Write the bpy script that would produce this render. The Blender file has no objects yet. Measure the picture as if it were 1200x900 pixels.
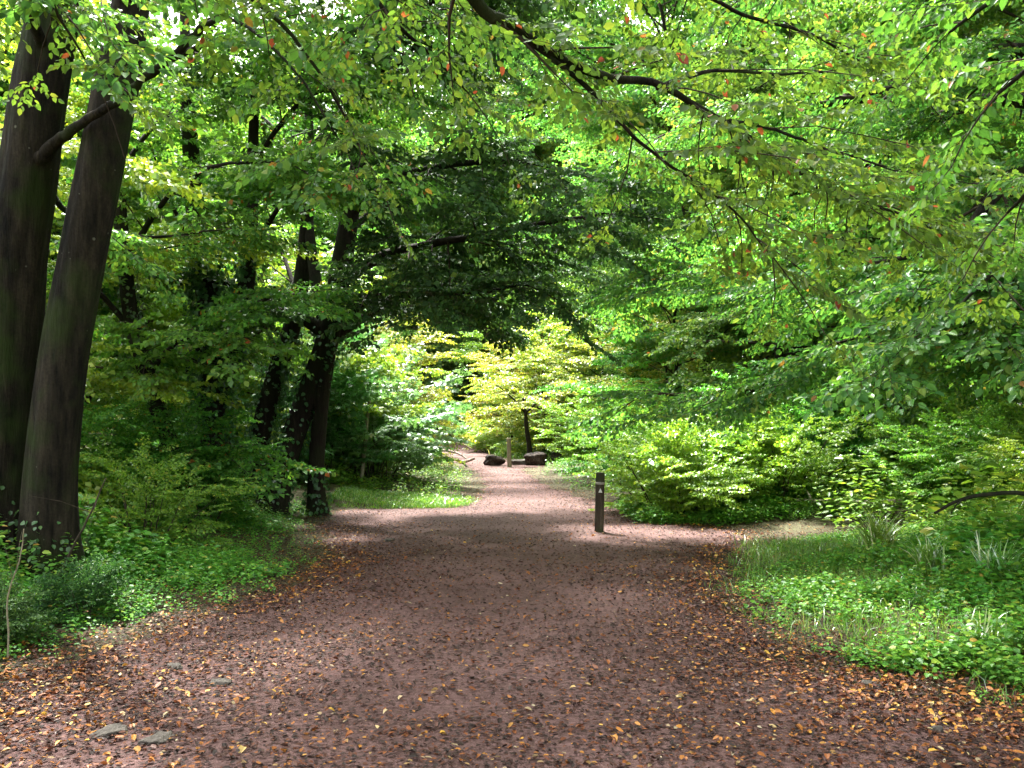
import bpy, math, random
import numpy as np
from mathutils import Vector
R = math.radians
rng = np.random.default_rng(7)
scene = bpy.context.scene
COL = scene.collection

# ------------------------------------------------------------------ camera
EYE = 1.6
cam = bpy.data.cameras.new("camera"); camo = bpy.data.objects.new("camera", cam)
COL.objects.link(camo); camo.location = (0, 0, EYE); camo.rotation_euler = (R(90), 0, 0)
cam.sensor_width = 36; cam.lens = 30; cam.shift_y = 50/1200
cam.clip_start = 0.05; cam.clip_end = 2000
scene.camera = camo

# ------------------------------------------------------------------ sky, sun, exposure
SUN_EL, SUN_AZ = 58, -22         # azimuth from +Y (ahead), negative = to the left
w = bpy.data.worlds.new("World"); scene.world = w; w.use_nodes = True
nt = w.node_tree; nt.nodes.clear()
wo = nt.nodes.new("ShaderNodeOutputWorld"); bg = nt.nodes.new("ShaderNodeBackground")
sky = nt.nodes.new("ShaderNodeTexSky"); sky.sky_type = 'NISHITA'; sky.sun_disc = False
sky.sun_elevation = R(SUN_EL); sky.sun_rotation = R(SUN_AZ)
sky.air_density = 1.0; sky.dust_density = 4.0; sky.ozone_density = 1.0
hs = nt.nodes.new("ShaderNodeHueSaturation"); hs.inputs['Saturation'].default_value = 0.15
nt.links.new(sky.outputs[0], hs.inputs['Color']); nt.links.new(hs.outputs[0], bg.inputs[0])
bg.inputs[1].default_value = 0.15
nt.links.new(bg.outputs[0], wo.inputs[0])
sl = bpy.data.lights.new("sun", 'SUN'); so = bpy.data.objects.new("sun", sl); COL.objects.link(so)
sl.energy = 3.6; sl.angle = R(5.0); sl.color = (1.0, 0.96, 0.88)
e, a = R(SUN_EL), R(SUN_AZ)
sdir = Vector((math.sin(a)*math.cos(e), math.cos(a)*math.cos(e), math.sin(e)))
so.rotation_euler = sdir.to_track_quat('Z', 'Y').to_euler(); so.location = (0, 0, 30)
vs = scene.view_settings; vs.view_transform = 'Standard'; vs.look = 'None'; vs.gamma = 1
vs.exposure = 3.1; vs.use_curve_mapping = False
cy = scene.cycles
cy.max_bounces = 7; cy.diffuse_bounces = 4; cy.glossy_bounces = 2; cy.transmission_bounces = 5
cy.transparent_max_bounces = 4; cy.caustics_reflective = False; cy.caustics_refractive = False
cy.sample_clamp_indirect = 6; cy.use_denoising = True

# ------------------------------------------------------------------ materials
def mat(name):
    m = bpy.data.materials.new(name); m.use_nodes = True
    n = m.node_tree.nodes; n.clear(); return m, m.node_tree, n, m.node_tree.links.new

def ramp(n, stops, interp='LINEAR'):
    r = n.new("ShaderNodeValToRGB"); r.color_ramp.interpolation = interp
    el = r.color_ramp.elements
    while len(el) < len(stops): el.new(0.5)
    for q, (p, c) in zip(el, stops): q.position = p; q.color = (*c, 1)
    return r

def leaf_mat(name, stops, trans=(1.5, 1.5, 0.95), tfac=0.48, gloss=0.07, rough=0.38, objvar=0.03):
    m, t, n, L = mat(name)
    g = n.new("ShaderNodeNewGeometry"); cr = ramp(n, stops)
    L(g.outputs['Random Per Island'], cr.inputs[0])
    oi = n.new("ShaderNodeObjectInfo")
    mr = n.new("ShaderNodeMapRange"); mr.inputs['To Min'].default_value = 0.5-objvar; mr.inputs['To Max'].default_value = 0.5+objvar*0.6
    L(oi.outputs['Random'], mr.inputs['Value'])
    h = n.new("ShaderNodeHueSaturation"); L(mr.outputs[0], h.inputs['Hue']); L(cr.outputs[0], h.inputs['Color'])
    d = n.new("ShaderNodeBsdfDiffuse"); tr = n.new("ShaderNodeBsdfTranslucent")
    L(h.outputs[0], d.inputs[0])
    mu = n.new("ShaderNodeVectorMath"); mu.operation = 'MULTIPLY'; L(h.outputs[0], mu.inputs[0]); mu.inputs[1].default_value = trans
    L(mu.outputs[0], tr.inputs[0])
    mx = n.new("ShaderNodeMixShader"); mx.inputs[0].default_value = tfac
    L(d.outputs[0], mx.inputs[1]); L(tr.outputs[0], mx.inputs[2])
    gl = n.new("ShaderNodeBsdfGlossy"); gl.inputs['Roughness'].default_value = rough
    gl.inputs[0].default_value = (0.9, 0.95, 0.95, 1)
    lw = n.new("ShaderNodeLayerWeight"); lw.inputs[0].default_value = 0.35
    gm = n.new("ShaderNodeMath"); gm.operation = 'MULTIPLY_ADD'; L(lw.outputs['Fresnel'], gm.inputs[0])
    gm.inputs[1].default_value = gloss; gm.inputs[2].default_value = gloss*0.15
    m2 = n.new("ShaderNodeMixShader"); L(gm.outputs[0], m2.inputs[0]); L(mx.outputs[0], m2.inputs[1]); L(gl.outputs[0], m2.inputs[2])
    o = n.new("ShaderNodeOutputMaterial"); L(m2.outputs[0], o.inputs[0])
    return m

G = lambda k, *c: tuple(x*k for x in c)
M = {}
M['hornbeam'] = leaf_mat("hornbeam_leaf", [(0, (0.035, .10, .024)), (.3, (.065, .16, .032)), (.6, (.095, .21, .036)), (.85, (.145, .26, .038)), (.993, (.19, .24, .04)), (.995, (.28, .13, .035)), (1, (.2, .08, .03))])
M['near'] = leaf_mat("near_hornbeam_leaf", [(0, (0.035, .10, .018)), (.5, (.065, .175, .026)), (.85, (.11, .23, .03)), (.984, (.14, .22, .03)), (.987, (.30, .13, .035)), (1, (.20, .07, .025))], tfac=.5)
M['midgreen'] = leaf_mat('mid_green_leaf', [(0, (0.035, .12, .02)), (.4, (.065, .20, .028)), (.8, (.10, .27, .035)), (.99, (.17, .29, .04)), (.993, (.40, .16, .03)), (1, (.34, .11, .03))], tfac=.5, gloss=.08)
M['dark'] = leaf_mat("dark_and_backlit_leaf", [(0, (0.018, .055, .016)), (.5, (.032, .085, .022)), (.9, (.05, .12, .025)), (1, (.09, .15, .03))], tfac=.3, gloss=.05)  # backlit silhouette of the arch crown is put into this leaf colour
M['yellow'] = leaf_mat("lit_hazel_leaf", [(0, (0.10, .18, .02)), (.4, (.18, .26, .025)), (.75, (.30, .32, .03)), (1, (.48, .42, .10))], tfac=.5, gloss=.16)  # glow of the lit far foliage is put into this leaf colour
M['pale'] = leaf_mat("sycamore_leaf", [(0, (0.05, .15, .045)), (.5, (.09, .23, .07)), (1, (.14, .30, .09))], tfac=.5, gloss=.25, rough=.42)
M['bush'] = leaf_mat("bush_leaf", [(0, (0.05, .16, .02)), (.5, (.09, .26, .03)), (.9, (.15, .32, .03)), (1, (.26, .3, .04))], tfac=.42, gloss=.12)
M['lime'] = leaf_mat("lime_leaf", [(0, (0.10, .24, .02)), (.5, (.17, .33, .025)), (1, (.27, .38, .04))], tfac=.45, gloss=.2)
M['herb'] = leaf_mat("herb_leaf", [(0, (0.035, .12, .02)), (.4, (.075, .24, .03)), (.8, (.13, .32, .035)), (.97, (.22, .32, .04)), (1, (.4, .25, .06))], tfac=.35, gloss=.10)
M['ivy'] = leaf_mat("ivy_leaf", [(0, (0.02, .06, .018)), (.6, (.035, .10, .03)), (1, (.07, .15, .04))], tfac=.2, gloss=.16, rough=.35)
M['grass'] = leaf_mat("grass_blade", [(0, (0.06, .16, .02)), (.5, (.10, .24, .025)), (.93, (.19, .30, .04)), (1, (.36, .33, .15))], tfac=.4, gloss=.15)
M['longgrass'] = leaf_mat("long_grass_blade", [(0, (0.06, .16, .02)), (.6, (.10, .24, .025)), (.8, (.2, .32, .06)), (1, (.6, .6, .42))], tfac=.35, gloss=.3)
M['litter'] = leaf_mat("fallen_leaf", [(0, (0.018, .010, .008)), (.35, (.022, .010, .007)), (.6, (.05, .018, .010)), (.80, (.09, .026, .010)), (.90, (.19, .062, .013)), (.96, (.32, .14, .02)), (.985, (.22, .15, .07)), (1, (.34, .28, .19))], trans=(1, .8, .5), tfac=.12, gloss=.06, rough=.6, objvar=.0)

M['drift'] = leaf_mat('orange_fallen_leaf', [(0, (0.03, .012, .008)), (.35, (.11, .028, .010)), (.65, (.26, .080, .015)), (.84, (.40, .17, .02)), (.95, (.5, .30, .04)), (1, (.42, .36, .24))], trans=(1, .8, .5), tfac=.12, gloss=.14, rough=.5, objvar=.0)
def bark_mat(name, c1, c2, moss=(.03, .055, .015), mossamt=.45, sc=1.0, bump=.6, lichen=True):
    m, t, n, L = mat(name)
    tc = n.new("ShaderNodeTexCoord"); mp = n.new("ShaderNodeMapping"); mp.inputs['Scale'].default_value = (9*sc, 9*sc, 1.3*sc)
    L(tc.outputs['Object'], mp.inputs[0])
    n1 = n.new("ShaderNodeTexNoise"); n1.inputs['Scale'].default_value = 2.2; n1.inputs['Detail'].default_value = 8; n1.inputs['Roughness'].default_value = .65; L(mp.outputs[0], n1.inputs[0])
    npat = n.new("ShaderNodeTexNoise"); npat.inputs['Scale'].default_value = 1.0*sc; npat.inputs['Detail'].default_value = 4
    mp2 = n.new("ShaderNodeMapping"); mp2.inputs['Scale'].default_value = (4, 4, .8); L(tc.outputs['Object'], mp2.inputs[0]); L(mp2.outputs[0], npat.inputs[0])
    nf = n.new("ShaderNodeTexNoise"); nf.inputs['Scale'].default_value = 45*sc; nf.inputs['Detail'].default_value = 4; L(tc.outputs['Object'], nf.inputs[0])
    s1 = n.new("ShaderNodeMath"); s1.operation = 'MULTIPLY_ADD'; L(npat.outputs[0], s1.inputs[0]); s1.inputs[1].default_value = .9; L(n1.outputs[0], s1.inputs[2])
    s2 = n.new("ShaderNodeMath"); s2.operation = 'MULTIPLY_ADD'; L(nf.outputs[0], s2.inputs[0]); s2.inputs[1].default_value = .35; L(s1.outputs[0], s2.inputs[2])
    s3 = n.new("ShaderNodeMath"); s3.operation = 'MULTIPLY'; L(s2.outputs[0], s3.inputs[0]); s3.inputs[1].default_value = .444
    cr = ramp(n, [(.40, c1), (.52, tuple(x*.45 for x in c2)), (.62, c2)]); L(s3.outputs[0], cr.inputs[0])
    n2 = n.new("ShaderNodeTexNoise"); n2.inputs['Scale'].default_value = 2.4; n2.inputs['Detail'].default_value = 5; L(tc.outputs['Object'], n2.inputs[0])
    mr = n.new("ShaderNodeMapRange"); L(n2.outputs[0], mr.inputs[0]); mr.inputs['From Min'].default_value = .45; mr.inputs['From Max'].default_value = .65; mr.inputs['To Max'].default_value = mossamt
    mx = n.new("ShaderNodeMix"); mx.data_type = 'RGBA'; L(mr.outputs[0], mx.inputs[0]); L(cr.outputs[0], mx.inputs[6]); mx.inputs[7].default_value = (*moss, 1)
    col = mx.outputs[2]
    if lichen:
        vo = n.new("ShaderNodeTexVoronoi"); vo.inputs['Scale'].default_value = 9; L(tc.outputs['Object'], vo.inputs[0])
        n3 = n.new("ShaderNodeTexNoise"); n3.inputs['Scale'].default_value = 6; L(tc.outputs['Object'], n3.inputs[0])
        sm = n.new("ShaderNodeMath"); sm.operation = 'MULTIPLY_ADD'; L(n3.outputs[0], sm.inputs[0]); sm.inputs[1].default_value = -.5; L(vo.outputs['Distance'], sm.inputs[2])
        m3 = n.new("ShaderNodeMapRange"); L(sm.outputs[0], m3.inputs[0]); m3.inputs['From Min'].default_value = -.26; m3.inputs['From Max'].default_value = -.20; m3.inputs['To Min'].default_value = .5; m3.inputs['To Max'].default_value = 0
        mx2 = n.new("ShaderNodeMix"); mx2.data_type = 'RGBA'; L(m3.outputs[0], mx2.inputs[0]); L(col, mx2.inputs[6]); mx2.inputs[7].default_value = (.16, .16, .13, 1); col = mx2.outputs[2]
    p = n.new("ShaderNodeBsdfPrincipled"); L(col, p.inputs['Base Color']); p.inputs['Roughness'].default_value = .92; p.inputs['Specular IOR Level'].default_value = .12
    b = n.new("ShaderNodeBump"); b.inputs['Strength'].default_value = bump; b.inputs['Distance'].default_value = .03; L(n1.outputs[0], b.inputs['Height']); L(b.outputs[0], p.inputs['Normal'])
    o = n.new("ShaderNodeOutputMaterial"); L(p.outputs[0], o.inputs[0]); return m
M['bark'] = bark_mat("hornbeam_bark", (.002, .002, .0015), (.032, .026, .018), moss=(.016, .028, .005), mossamt=.7, bump=1.0)
M['barkdark'] = bark_mat("dark_bark", (.008, .006, .005), (.03, .024, .018), moss=(.015,.025,.008), lichen=False)
M['twig'] = bark_mat("twig_bark", (.03, .022, .017), (.08, .06, .045), mossamt=.1, lichen=False, bump=.2)
M['deadwood'] = bark_mat("dead_wood", (.26, .20, .17), (.55, .46, .40), mossamt=.1, lichen=False)
M['mossy'] = bark_mat("mossy_wood", (.03, .022, .017), (.09, .07, .05), mossamt=.7, lichen=False)
M['lightstem'] = bark_mat("pale_stem", (.2, .17, .11), (.4, .36, .26), mossamt=.2, lichen=False, bump=.2)

def earth_mat(name, cols, scale=1.0, stones=True, bump=.8):
    m, t, n, L = mat(name)
    tc = n.new("ShaderNodeTexCoord")
    a1 = n.new("ShaderNodeTexNoise"); a1.inputs['Scale'].default_value = .7*scale; a1.inputs['Detail'].default_value = 6; a1.inputs['Roughness'].default_value = .6; L(tc.outputs['Object'], a1.inputs[0])
    a2 = n.new("ShaderNodeTexNoise"); a2.inputs['Scale'].default_value = 28*scale; a2.inputs['Detail'].default_value = 6; a2.inputs['Roughness'].default_value = .7; L(tc.outputs['Object'], a2.inputs[0])
    ad = n.new("ShaderNodeMath"); ad.operation = 'MULTIPLY_ADD'; L(a2.outputs[0], ad.inputs[0]); ad.inputs[1].default_value = .75; 
    mm = n.new("ShaderNodeMath"); mm.operation = 'MULTIPLY'; L(a1.outputs[0], mm.inputs[0]); mm.inputs[1].default_value = .45; L(mm.outputs[0], ad.inputs[2])
    cr = ramp(n, cols); L(ad.outputs[0], cr.inputs[0])
    v = n.new("ShaderNodeTexVoronoi"); v.inputs['Scale'].default_value = 55*scale; v.inputs['Randomness'].default_value = 1; L(tc.outputs['Object'], v.inputs[0])
    vr = n.new("ShaderNodeMapRange"); L(v.outputs['Distance'], vr.inputs[0]); vr.inputs['From Min'].default_value = .05; vr.inputs['From Max'].default_value = .6; vr.inputs['To Min'].default_value = 1; vr.inputs['To Max'].default_value = 0
    sr = n.new("ShaderNodeSeparateColor"); L(v.outputs['Color'], sr.inputs[0])
    big = n.new("ShaderNodeMath"); big.operation = 'GREATER_THAN'; L(sr.outputs[0], big.inputs[0]); big.inputs[1].default_value = .72
    mask = n.new("ShaderNodeMath"); mask.operation = 'MULTIPLY'; L(big.outputs[0], mask.inputs[0]); L(vr.outputs[0], mask.inputs[1])
    mk2 = n.new("ShaderNodeMath"); mk2.operation = 'MULTIPLY'; L(mask.outputs[0], mk2.inputs[0]); mk2.inputs[1].default_value = .5 if stones else 0
    sc_ = ramp(n, [(0, (.03, .014, .011)), (.6, (.09, .042, .035)), (1, (.17, .11, .10))]); L(sr.outputs[1], sc_.inputs[0])
    mx = n.new("ShaderNodeMix"); mx.data_type = 'RGBA'; L(mk2.outputs[0], mx.inputs[0]); L(cr.outputs[0], mx.inputs[6]); L(sc_.outputs[0], mx.inputs[7])
    p = n.new("ShaderNodeBsdfPrincipled"); L(mx.outputs[2], p.inputs['Base Color']); p.inputs['Roughness'].default_value = .8; p.inputs['Specular IOR Level'].default_value = .15
    hh = n.new("ShaderNodeMath"); hh.operation = 'MULTIPLY_ADD'; L(mask.outputs[0], hh.inputs[0]); hh.inputs[1].default_value = .5; L(a2.outputs[0], hh.inputs[2])
    b = n.new("ShaderNodeBump"); b.inputs['Strength'].default_value = bump; b.inputs['Distance'].default_value = .02; L(hh.outputs[0], b.inputs['Height']); L(b.outputs[0], p.inputs['Normal'])
    o = n.new("ShaderNodeOutputMaterial"); L(p.outputs[0], o.inputs[0]); return m
M['path'] = earth_mat("path_earth", [(.35, (.020, .0105, .009)), (.52, (.055, .028, .0245)), (.72, (.125, .070, .066))])
M['soil'] = earth_mat("woodland_soil", [(.35, (.025, .02, .012)), (.55, (.05, .04, .02)), (.75, (.07, .075, .03))], stones=False)
M['stone'] = earth_mat("grey_stone", [(.35, (.03, .026, .022)), (.55, (.06, .052, .045)), (.75, (.12, .105, .09))], scale=.8, stones=False)
M['log'] = earth_mat("log_wood", [(.35, (.006, .005, .004)), (.58, (.014, .010, .008)), (.78, (.09, .06, .045))], scale=.6, stones=False)
def plain(name, c, rough=.7):
    m, t, n, L = mat(name); p = n.new("ShaderNodeBsdfPrincipled"); tc = n.new("ShaderNodeTexCoord")
    ns = n.new("ShaderNodeTexNoise"); ns.inputs['Scale'].default_value = 30; L(tc.outputs['Object'], ns.inputs[0])
    cr = ramp(n, [(.3, tuple(x*.7 for x in c)), (.7, c)]); L(ns.outputs[0], cr.inputs[0]); L(cr.outputs[0], p.inputs['Base Color'])
    p.inputs['Roughness'].default_value = rough
    o = n.new("ShaderNodeOutputMaterial"); L(p.outputs[0], o.inputs[0]); return m
M['white'] = plain("pale_marker_paint", (.6, .6, .55))
M['grey'] = plain("weathered_band", (.28, .26, .22))

# ------------------------------------------------------------------ helpers
def P(px, py, d): return np.array([(px-600)/1000*d, d, EYE+(500-py)/1000*d])
def nrm(v): v = np.asarray(v, float); return v/(np.linalg.norm(v, axis=-1, keepdims=True)+1e-9)

def tag(o, label=None, cat=None, group=None, kind=None):
    if label: o['label'] = label
    if cat: o['category'] = cat
    if group: o['group'] = group
    if kind: o['kind'] = kind
    return o

def make_mesh(name, V, polys, smooth=False):
    """polys: list of (n,k) int arrays."""
    me = bpy.data.meshes.new(name)
    V = np.ascontiguousarray(V, dtype=np.float32)
    me.vertices.add(len(V)); me.vertices.foreach_set("co", V.ravel())
    loops = np.concatenate([p.ravel() for p in polys]).astype(np.int32)
    tot = np.concatenate([np.full(len(p), p.shape[1], np.int32) for p in polys])
    st = np.concatenate([[0], np.cumsum(tot)[:-1]]).astype(np.int32)
    me.loops.add(len(loops)); me.loops.foreach_set("vertex_index", loops)
    me.polygons.add(len(tot)); me.polygons.foreach_set("loop_start", st)
    if smooth: me.polygons.foreach_set("use_smooth", np.ones(len(tot), bool))
    me.update(calc_edges=True); me.validate(); return me

def link(name, me, m, parent=None, origin=None):
    o = bpy.data.objects.new(name, me); COL.objects.link(o)
    if m is not None: me.materials.append(m)
    if parent is not None: o.parent = parent
    return o

class Buf:
    def __init__(s): s.V = []; s.Q = []; s.T = []; s.n = 0
    def add(s, V, Q=None, T=None):
        V = np.asarray(V, float).reshape(-1, 3)
        if Q is not None and len(Q): s.Q.append(np.asarray(Q)+s.n)
        if T is not None and len(T): s.T.append(np.asarray(T)+s.n)
        s.V.append(V); s.n += len(V)
    def mesh(s, name, org=(0, 0, 0), smooth=False):
        V = np.concatenate(s.V)-np.asarray(org, float)
        ps = []
        if s.Q: ps.append(np.concatenate(s.Q))
        if s.T: ps.append(np.concatenate(s.T))
        return make_mesh(name, V, ps, smooth)

def smooth_path(pts, rad, step):
    pts = np.asarray(pts, float); rad = np.asarray(rad, float)
    if rad.ndim == 0 or len(rad) != len(pts): rad = np.linspace(rad[0], rad[-1], len(pts))
    out, ro = [], []
    n = len(pts)
    for i in range(n-1):
        p0 = pts[max(i-1, 0)]; p1 = pts[i]; p2 = pts[i+1]; p3 = pts[min(i+2, n-1)]
        k = max(1, int(round(np.linalg.norm(p2-p1)/step)))
        for t in np.arange(k)/k:
            out.append(.5*((2*p1)+(-p0+p2)*t+(2*p0-5*p1+4*p2-p3)*t*t+(-p0+3*p1-3*p2+p3)*t**3))
            ro.append(rad[i]*(1-t)+rad[i+1]*t)
    out.append(pts[-1]); ro.append(rad[-1])
    return np.array(out), np.array(ro)

def frames(path):
    t = np.gradient(path, axis=0); t = nrm(t)
    ref = np.array([0, 1, 0.]) if abs(t[0][1]) < .8 else np.array([1, 0, 0.])
    u = nrm(np.cross(t, ref)); v = np.cross(t, u)
    return t, u, v

def tube(buf, path, rad, sides=6, flute=0, fr=rng, cap=True):
    n = len(path); t, u, v = frames(path)
    th = np.linspace(0, 2*np.pi, sides, endpoint=False)
    rr = np.repeat(np.asarray(rad)[:, None], sides, 1)
    if flute:
        s = np.concatenate([[0], np.cumsum(np.linalg.norm(np.diff(path, axis=0), axis=1))])[:, None]
        a = fr.uniform(0, 6.28, 8)
        f = (.5*np.sin(2*th+a[0]+.25*s)+.45*np.sin(3*th+a[1]-.35*s)+.35*np.sin(5*th+a[2]+.5*s+.6*np.sin(s*1.3+a[5]))+.22*np.sin(8*th+a[3]+.6*np.sin(s*2+a[4]))+.16*np.sin(13*th+a[6]+np.sin(3*s)))
        lump = .5*np.sin(s*2.3+a[4]+2*np.sin(th+a[5]))+.3*np.sin(s*5.1+a[1]+3*np.sin(th+a[0]))
        rr = rr*(1+flute*(f+.35*lump))
    V = path[:, None]+rr[..., None]*(np.cos(th)[None, :, None]*u[:, None]+np.sin(th)[None, :, None]*v[:, None])
    i = np.arange(n-1)[:, None]*sides; j = np.arange(sides)[None]; j2 = (j+1) % sides
    Q = np.stack([i+j, i+j2, i+sides+j2, i+sides+j], -1).reshape(-1, 4)
    V = V.reshape(-1, 3); T = None
    if cap:
        V = np.concatenate([V, path[-1:], path[:1]])
        a0 = (n-1)*sides; jj = np.arange(sides)
        T = np.concatenate([np.stack([a0+jj, a0+(jj+1) % sides, np.full(sides, n*sides)], -1),
                            np.stack([(jj+1) % sides, jj, np.full(sides, n*sides+1)], -1)])
    buf.add(V, Q, T)

# ---- leaf templates: list of (V, Q, T)
def leaf(l, wd, fold=.25, curl=.12, simple=False):
    if simple:
        V = np.array([[0, 0, 0], [.45*l, -wd/2, fold*wd/2], [l, 0, -curl*l], [.45*l, wd/2, fold*wd/2]])
        return V, np.array([[0, 1, 2, 3]])
    V = np.array([[0, 0, 0], [.25*l, -wd*.43, fold*wd*.4], [.65*l, -wd*.40, fold*wd*.4-curl*l*.3], [l, 0, -curl*l],
                  [.65*l, wd*.40, fold*wd*.4-curl*l*.3], [.25*l, wd*.43, fold*wd*.4]])
    return V, np.array([[0, 1, 2, 3], [0, 3, 4, 5]])

def sycamore(l):
    # palmate: five pointed lobes around a centre
    ang = np.radians([-150, -100, -72, -45, -20, 0, 20, 45, 72, 100, 150]); rad = np.array([.3, .62, .42, .85, .55, 1, .55, .85, .42, .62, .3])*l*.6
    V = np.stack([np.cos(ang)*rad+.3*l, np.sin(ang)*rad, -.15*rad+.05*l*np.abs(np.sin(2*ang))], 1)
    V = np.concatenate([[[.28*l, 0, .03*l]], V]); T = np.array([[0, i, i+1] for i in range(1, 11)])
    return V, T

def rotm(f, nn):
    """frames with x=f, z~nn ; arrays (n,3)->(n,3,3) columns x,y,z"""
    f = nrm(f); y = nrm(np.cross(nn, f)); z = np.cross(f, y)
    return np.stack([f, y, z], -1)

class Template:
    def __init__(s): s.V = []; s.F = []; s.n = 0; s.tw = Buf()
    def leaf(s, lv, lq, p, f, nn, sc=1):
        Rm = rotm(np.array(f)[None], np.array(nn)[None])[0]
        s.V.append(np.asarray(p)+sc*(lv@Rm.T)); s.F.append(lq+s.n); s.n += len(lv)
    def done(s):
        s.V = np.concatenate(s.V); s.F = np.concatenate(s.F)
        if s.tw.n:
            s.tV = np.concatenate(s.tw.V); s.tQ = np.concatenate(s.tw.Q)
        return s

def spray_template(r, length=.8, ll=.07, wr=.55, simple=False, dens=1.0, jit=.35, syc=False, twigr=.0025):
    t = Template()
    def axis(p0, ang, L, lift):
        k = 5; pts = [np.array(p0, float)]
        a = ang
        for i in range(k):
            a += r.uniform(-.15, .15); pts.append(pts[-1]+L/k*np.array([math.cos(a), math.sin(a), lift+r.uniform(-.08, .08)])); 
        return np.array(pts)
    ax = [axis((0, 0, 0), 0, length, -.05)]
    m = int(5*dens)+2
    for i in range(m):
        f = .12+.75*i/m; q = ax[0][0]*(1-f)+ax[0][-1]*f
        sgn = 1 if i % 2 else -1
        ax.append(axis(q, sgn*r.uniform(.6, 1.0), length*(.55-.35*f)*r.uniform(.8, 1.2), r.uniform(-.12, .05)))
    for A in ax:
        L = np.linalg.norm(A[-1]-A[0]); c = max(3, int(L/(ll*.62)*1.0))
        tube(t.tw, A, np.linspace(twigr*(1.6 if A is ax[0] else 1), twigr*.4, len(A)), 3, cap=False)
        for i in range(c+1):
            f = (i+.3)/(c+.3); f = min(f, 1); x = f*(len(A)-1); k = min(int(x), len(A)-2); q = A[k]+(A[k+1]-A[k])*(x-k)
            d = A[k+1]-A[k]; base = math.atan2(d[1], d[0])
            sg = 1 if i % 2 else -1
            a = base+(sg*r.uniform(.5, 1.0) if i < c else 0)
            nn = nrm([r.normal(0, jit), r.normal(0, jit), 1])
            ff = [math.cos(a), math.sin(a), r.uniform(-.9, .15)]
            l = ll*r.uniform(.7, 1.15)
            lv, lq = sycamore(l*1.3) if syc else leaf(l, l*wr*r.uniform(.85, 1.1), r.uniform(.1, .5), r.uniform(0, .25), simple)
            t.leaf(lv, lq, q, ff, nn)
    return t.done()

def herb_template(r, h=.35, ll=.05, n=10, wr=.6, simple=False, tilt=.5):
    t = Template()
    lean = r.normal(0, .12, 2)
    tube(t.tw, np.array([[0, 0, 0], [lean[0]*h*.5, lean[1]*h*.5, h*.5], [lean[0]*h, lean[1]*h, h]]), [.002, .0018, .001], 3, cap=False)
    for i in range(n):
        f = (i+.6)/n; q = np.array([lean[0]*h*f, lean[1]*h*f, h*f])
        a = i*2.4+r.uniform(-.4, .4); l = ll*r.uniform(.7, 1.2)*(1.15-.4*f)
        nn = nrm([r.normal(0, .3)-.3*math.cos(a)*tilt, r.normal(0, .3)-.3*math.sin(a)*tilt, 1])
        off = np.array([math.cos(a), math.sin(a), .1])*l*.4
        lv, lq = leaf(l, l*wr, r.uniform(.1, .4), r.uniform(0, .25), simple)
        t.leaf(lv, lq, q+off, [math.cos(a), math.sin(a), r.uniform(-.3, .3)], nn)
    return t.done()

def place_templates(tpls, pos, Rm, sc, r, leafbuf, twigbuf=None):
    n = len(pos); idx = r.integers(0, len(tpls), n)
    for k, t in enumerate(tpls):
        m = np.where(idx == k)[0]
        if not len(m): continue
        V = np.einsum('nij,vj->nvi', Rm[m], t.V)*sc[m][:, None, None]+pos[m][:, None]
        F = t.F[None]+(np.arange(len(m))*len(t.V))[:, None, None]
        F = F.reshape(-1, t.F.shape[1])
        leafbuf.add(V.reshape(-1, 3), F if F.shape[1] == 4 else None, F if F.shape[1] == 3 else None)
        if twigbuf is not None and t.tw.n:
            V = np.einsum('nij,vj->nvi', Rm[m], t.tV)*sc[m][:, None, None]+pos[m][:, None]
            F = t.tQ[None]+(np.arange(len(m))*len(t.tV))[:, None, None]
            twigbuf.add(V.reshape(-1, 3), F.reshape(-1, 4))

tr_ = np.random.default_rng(3)
TPL = {
 'fine': [spray_template(tr_, .80, .094, .72, jit=.55) for _ in range(6)],
 'near': [spray_template(tr_, .62, .076, .70, jit=.6) for _ in range(6)],
 'mid': [spray_template(tr_, .85, .118, .82, simple=True, jit=.6, dens=1.2) for _ in range(6)],
 'far': [spray_template(tr_, 1.2, .17, .85, simple=True, jit=.65, dens=1.3) for _ in range(5)],
 'syc': [spray_template(tr_, .9, .17, syc=True, jit=.35, dens=.9) for _ in range(5)],
 'herb': [herb_template(tr_, .36, .085, 12, wr=.72) for _ in range(6)],
 'low': [herb_template(tr_, .16, .052, 8, wr=.9) for _ in range(6)],
 'nettle': [herb_template(tr_, .7, .115, 16, wr=.6) for _ in range(6)],
 'herbfar': [herb_template(tr_, .6, .16, 12, wr=.8, simple=True) for _ in range(5)],
}

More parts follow.
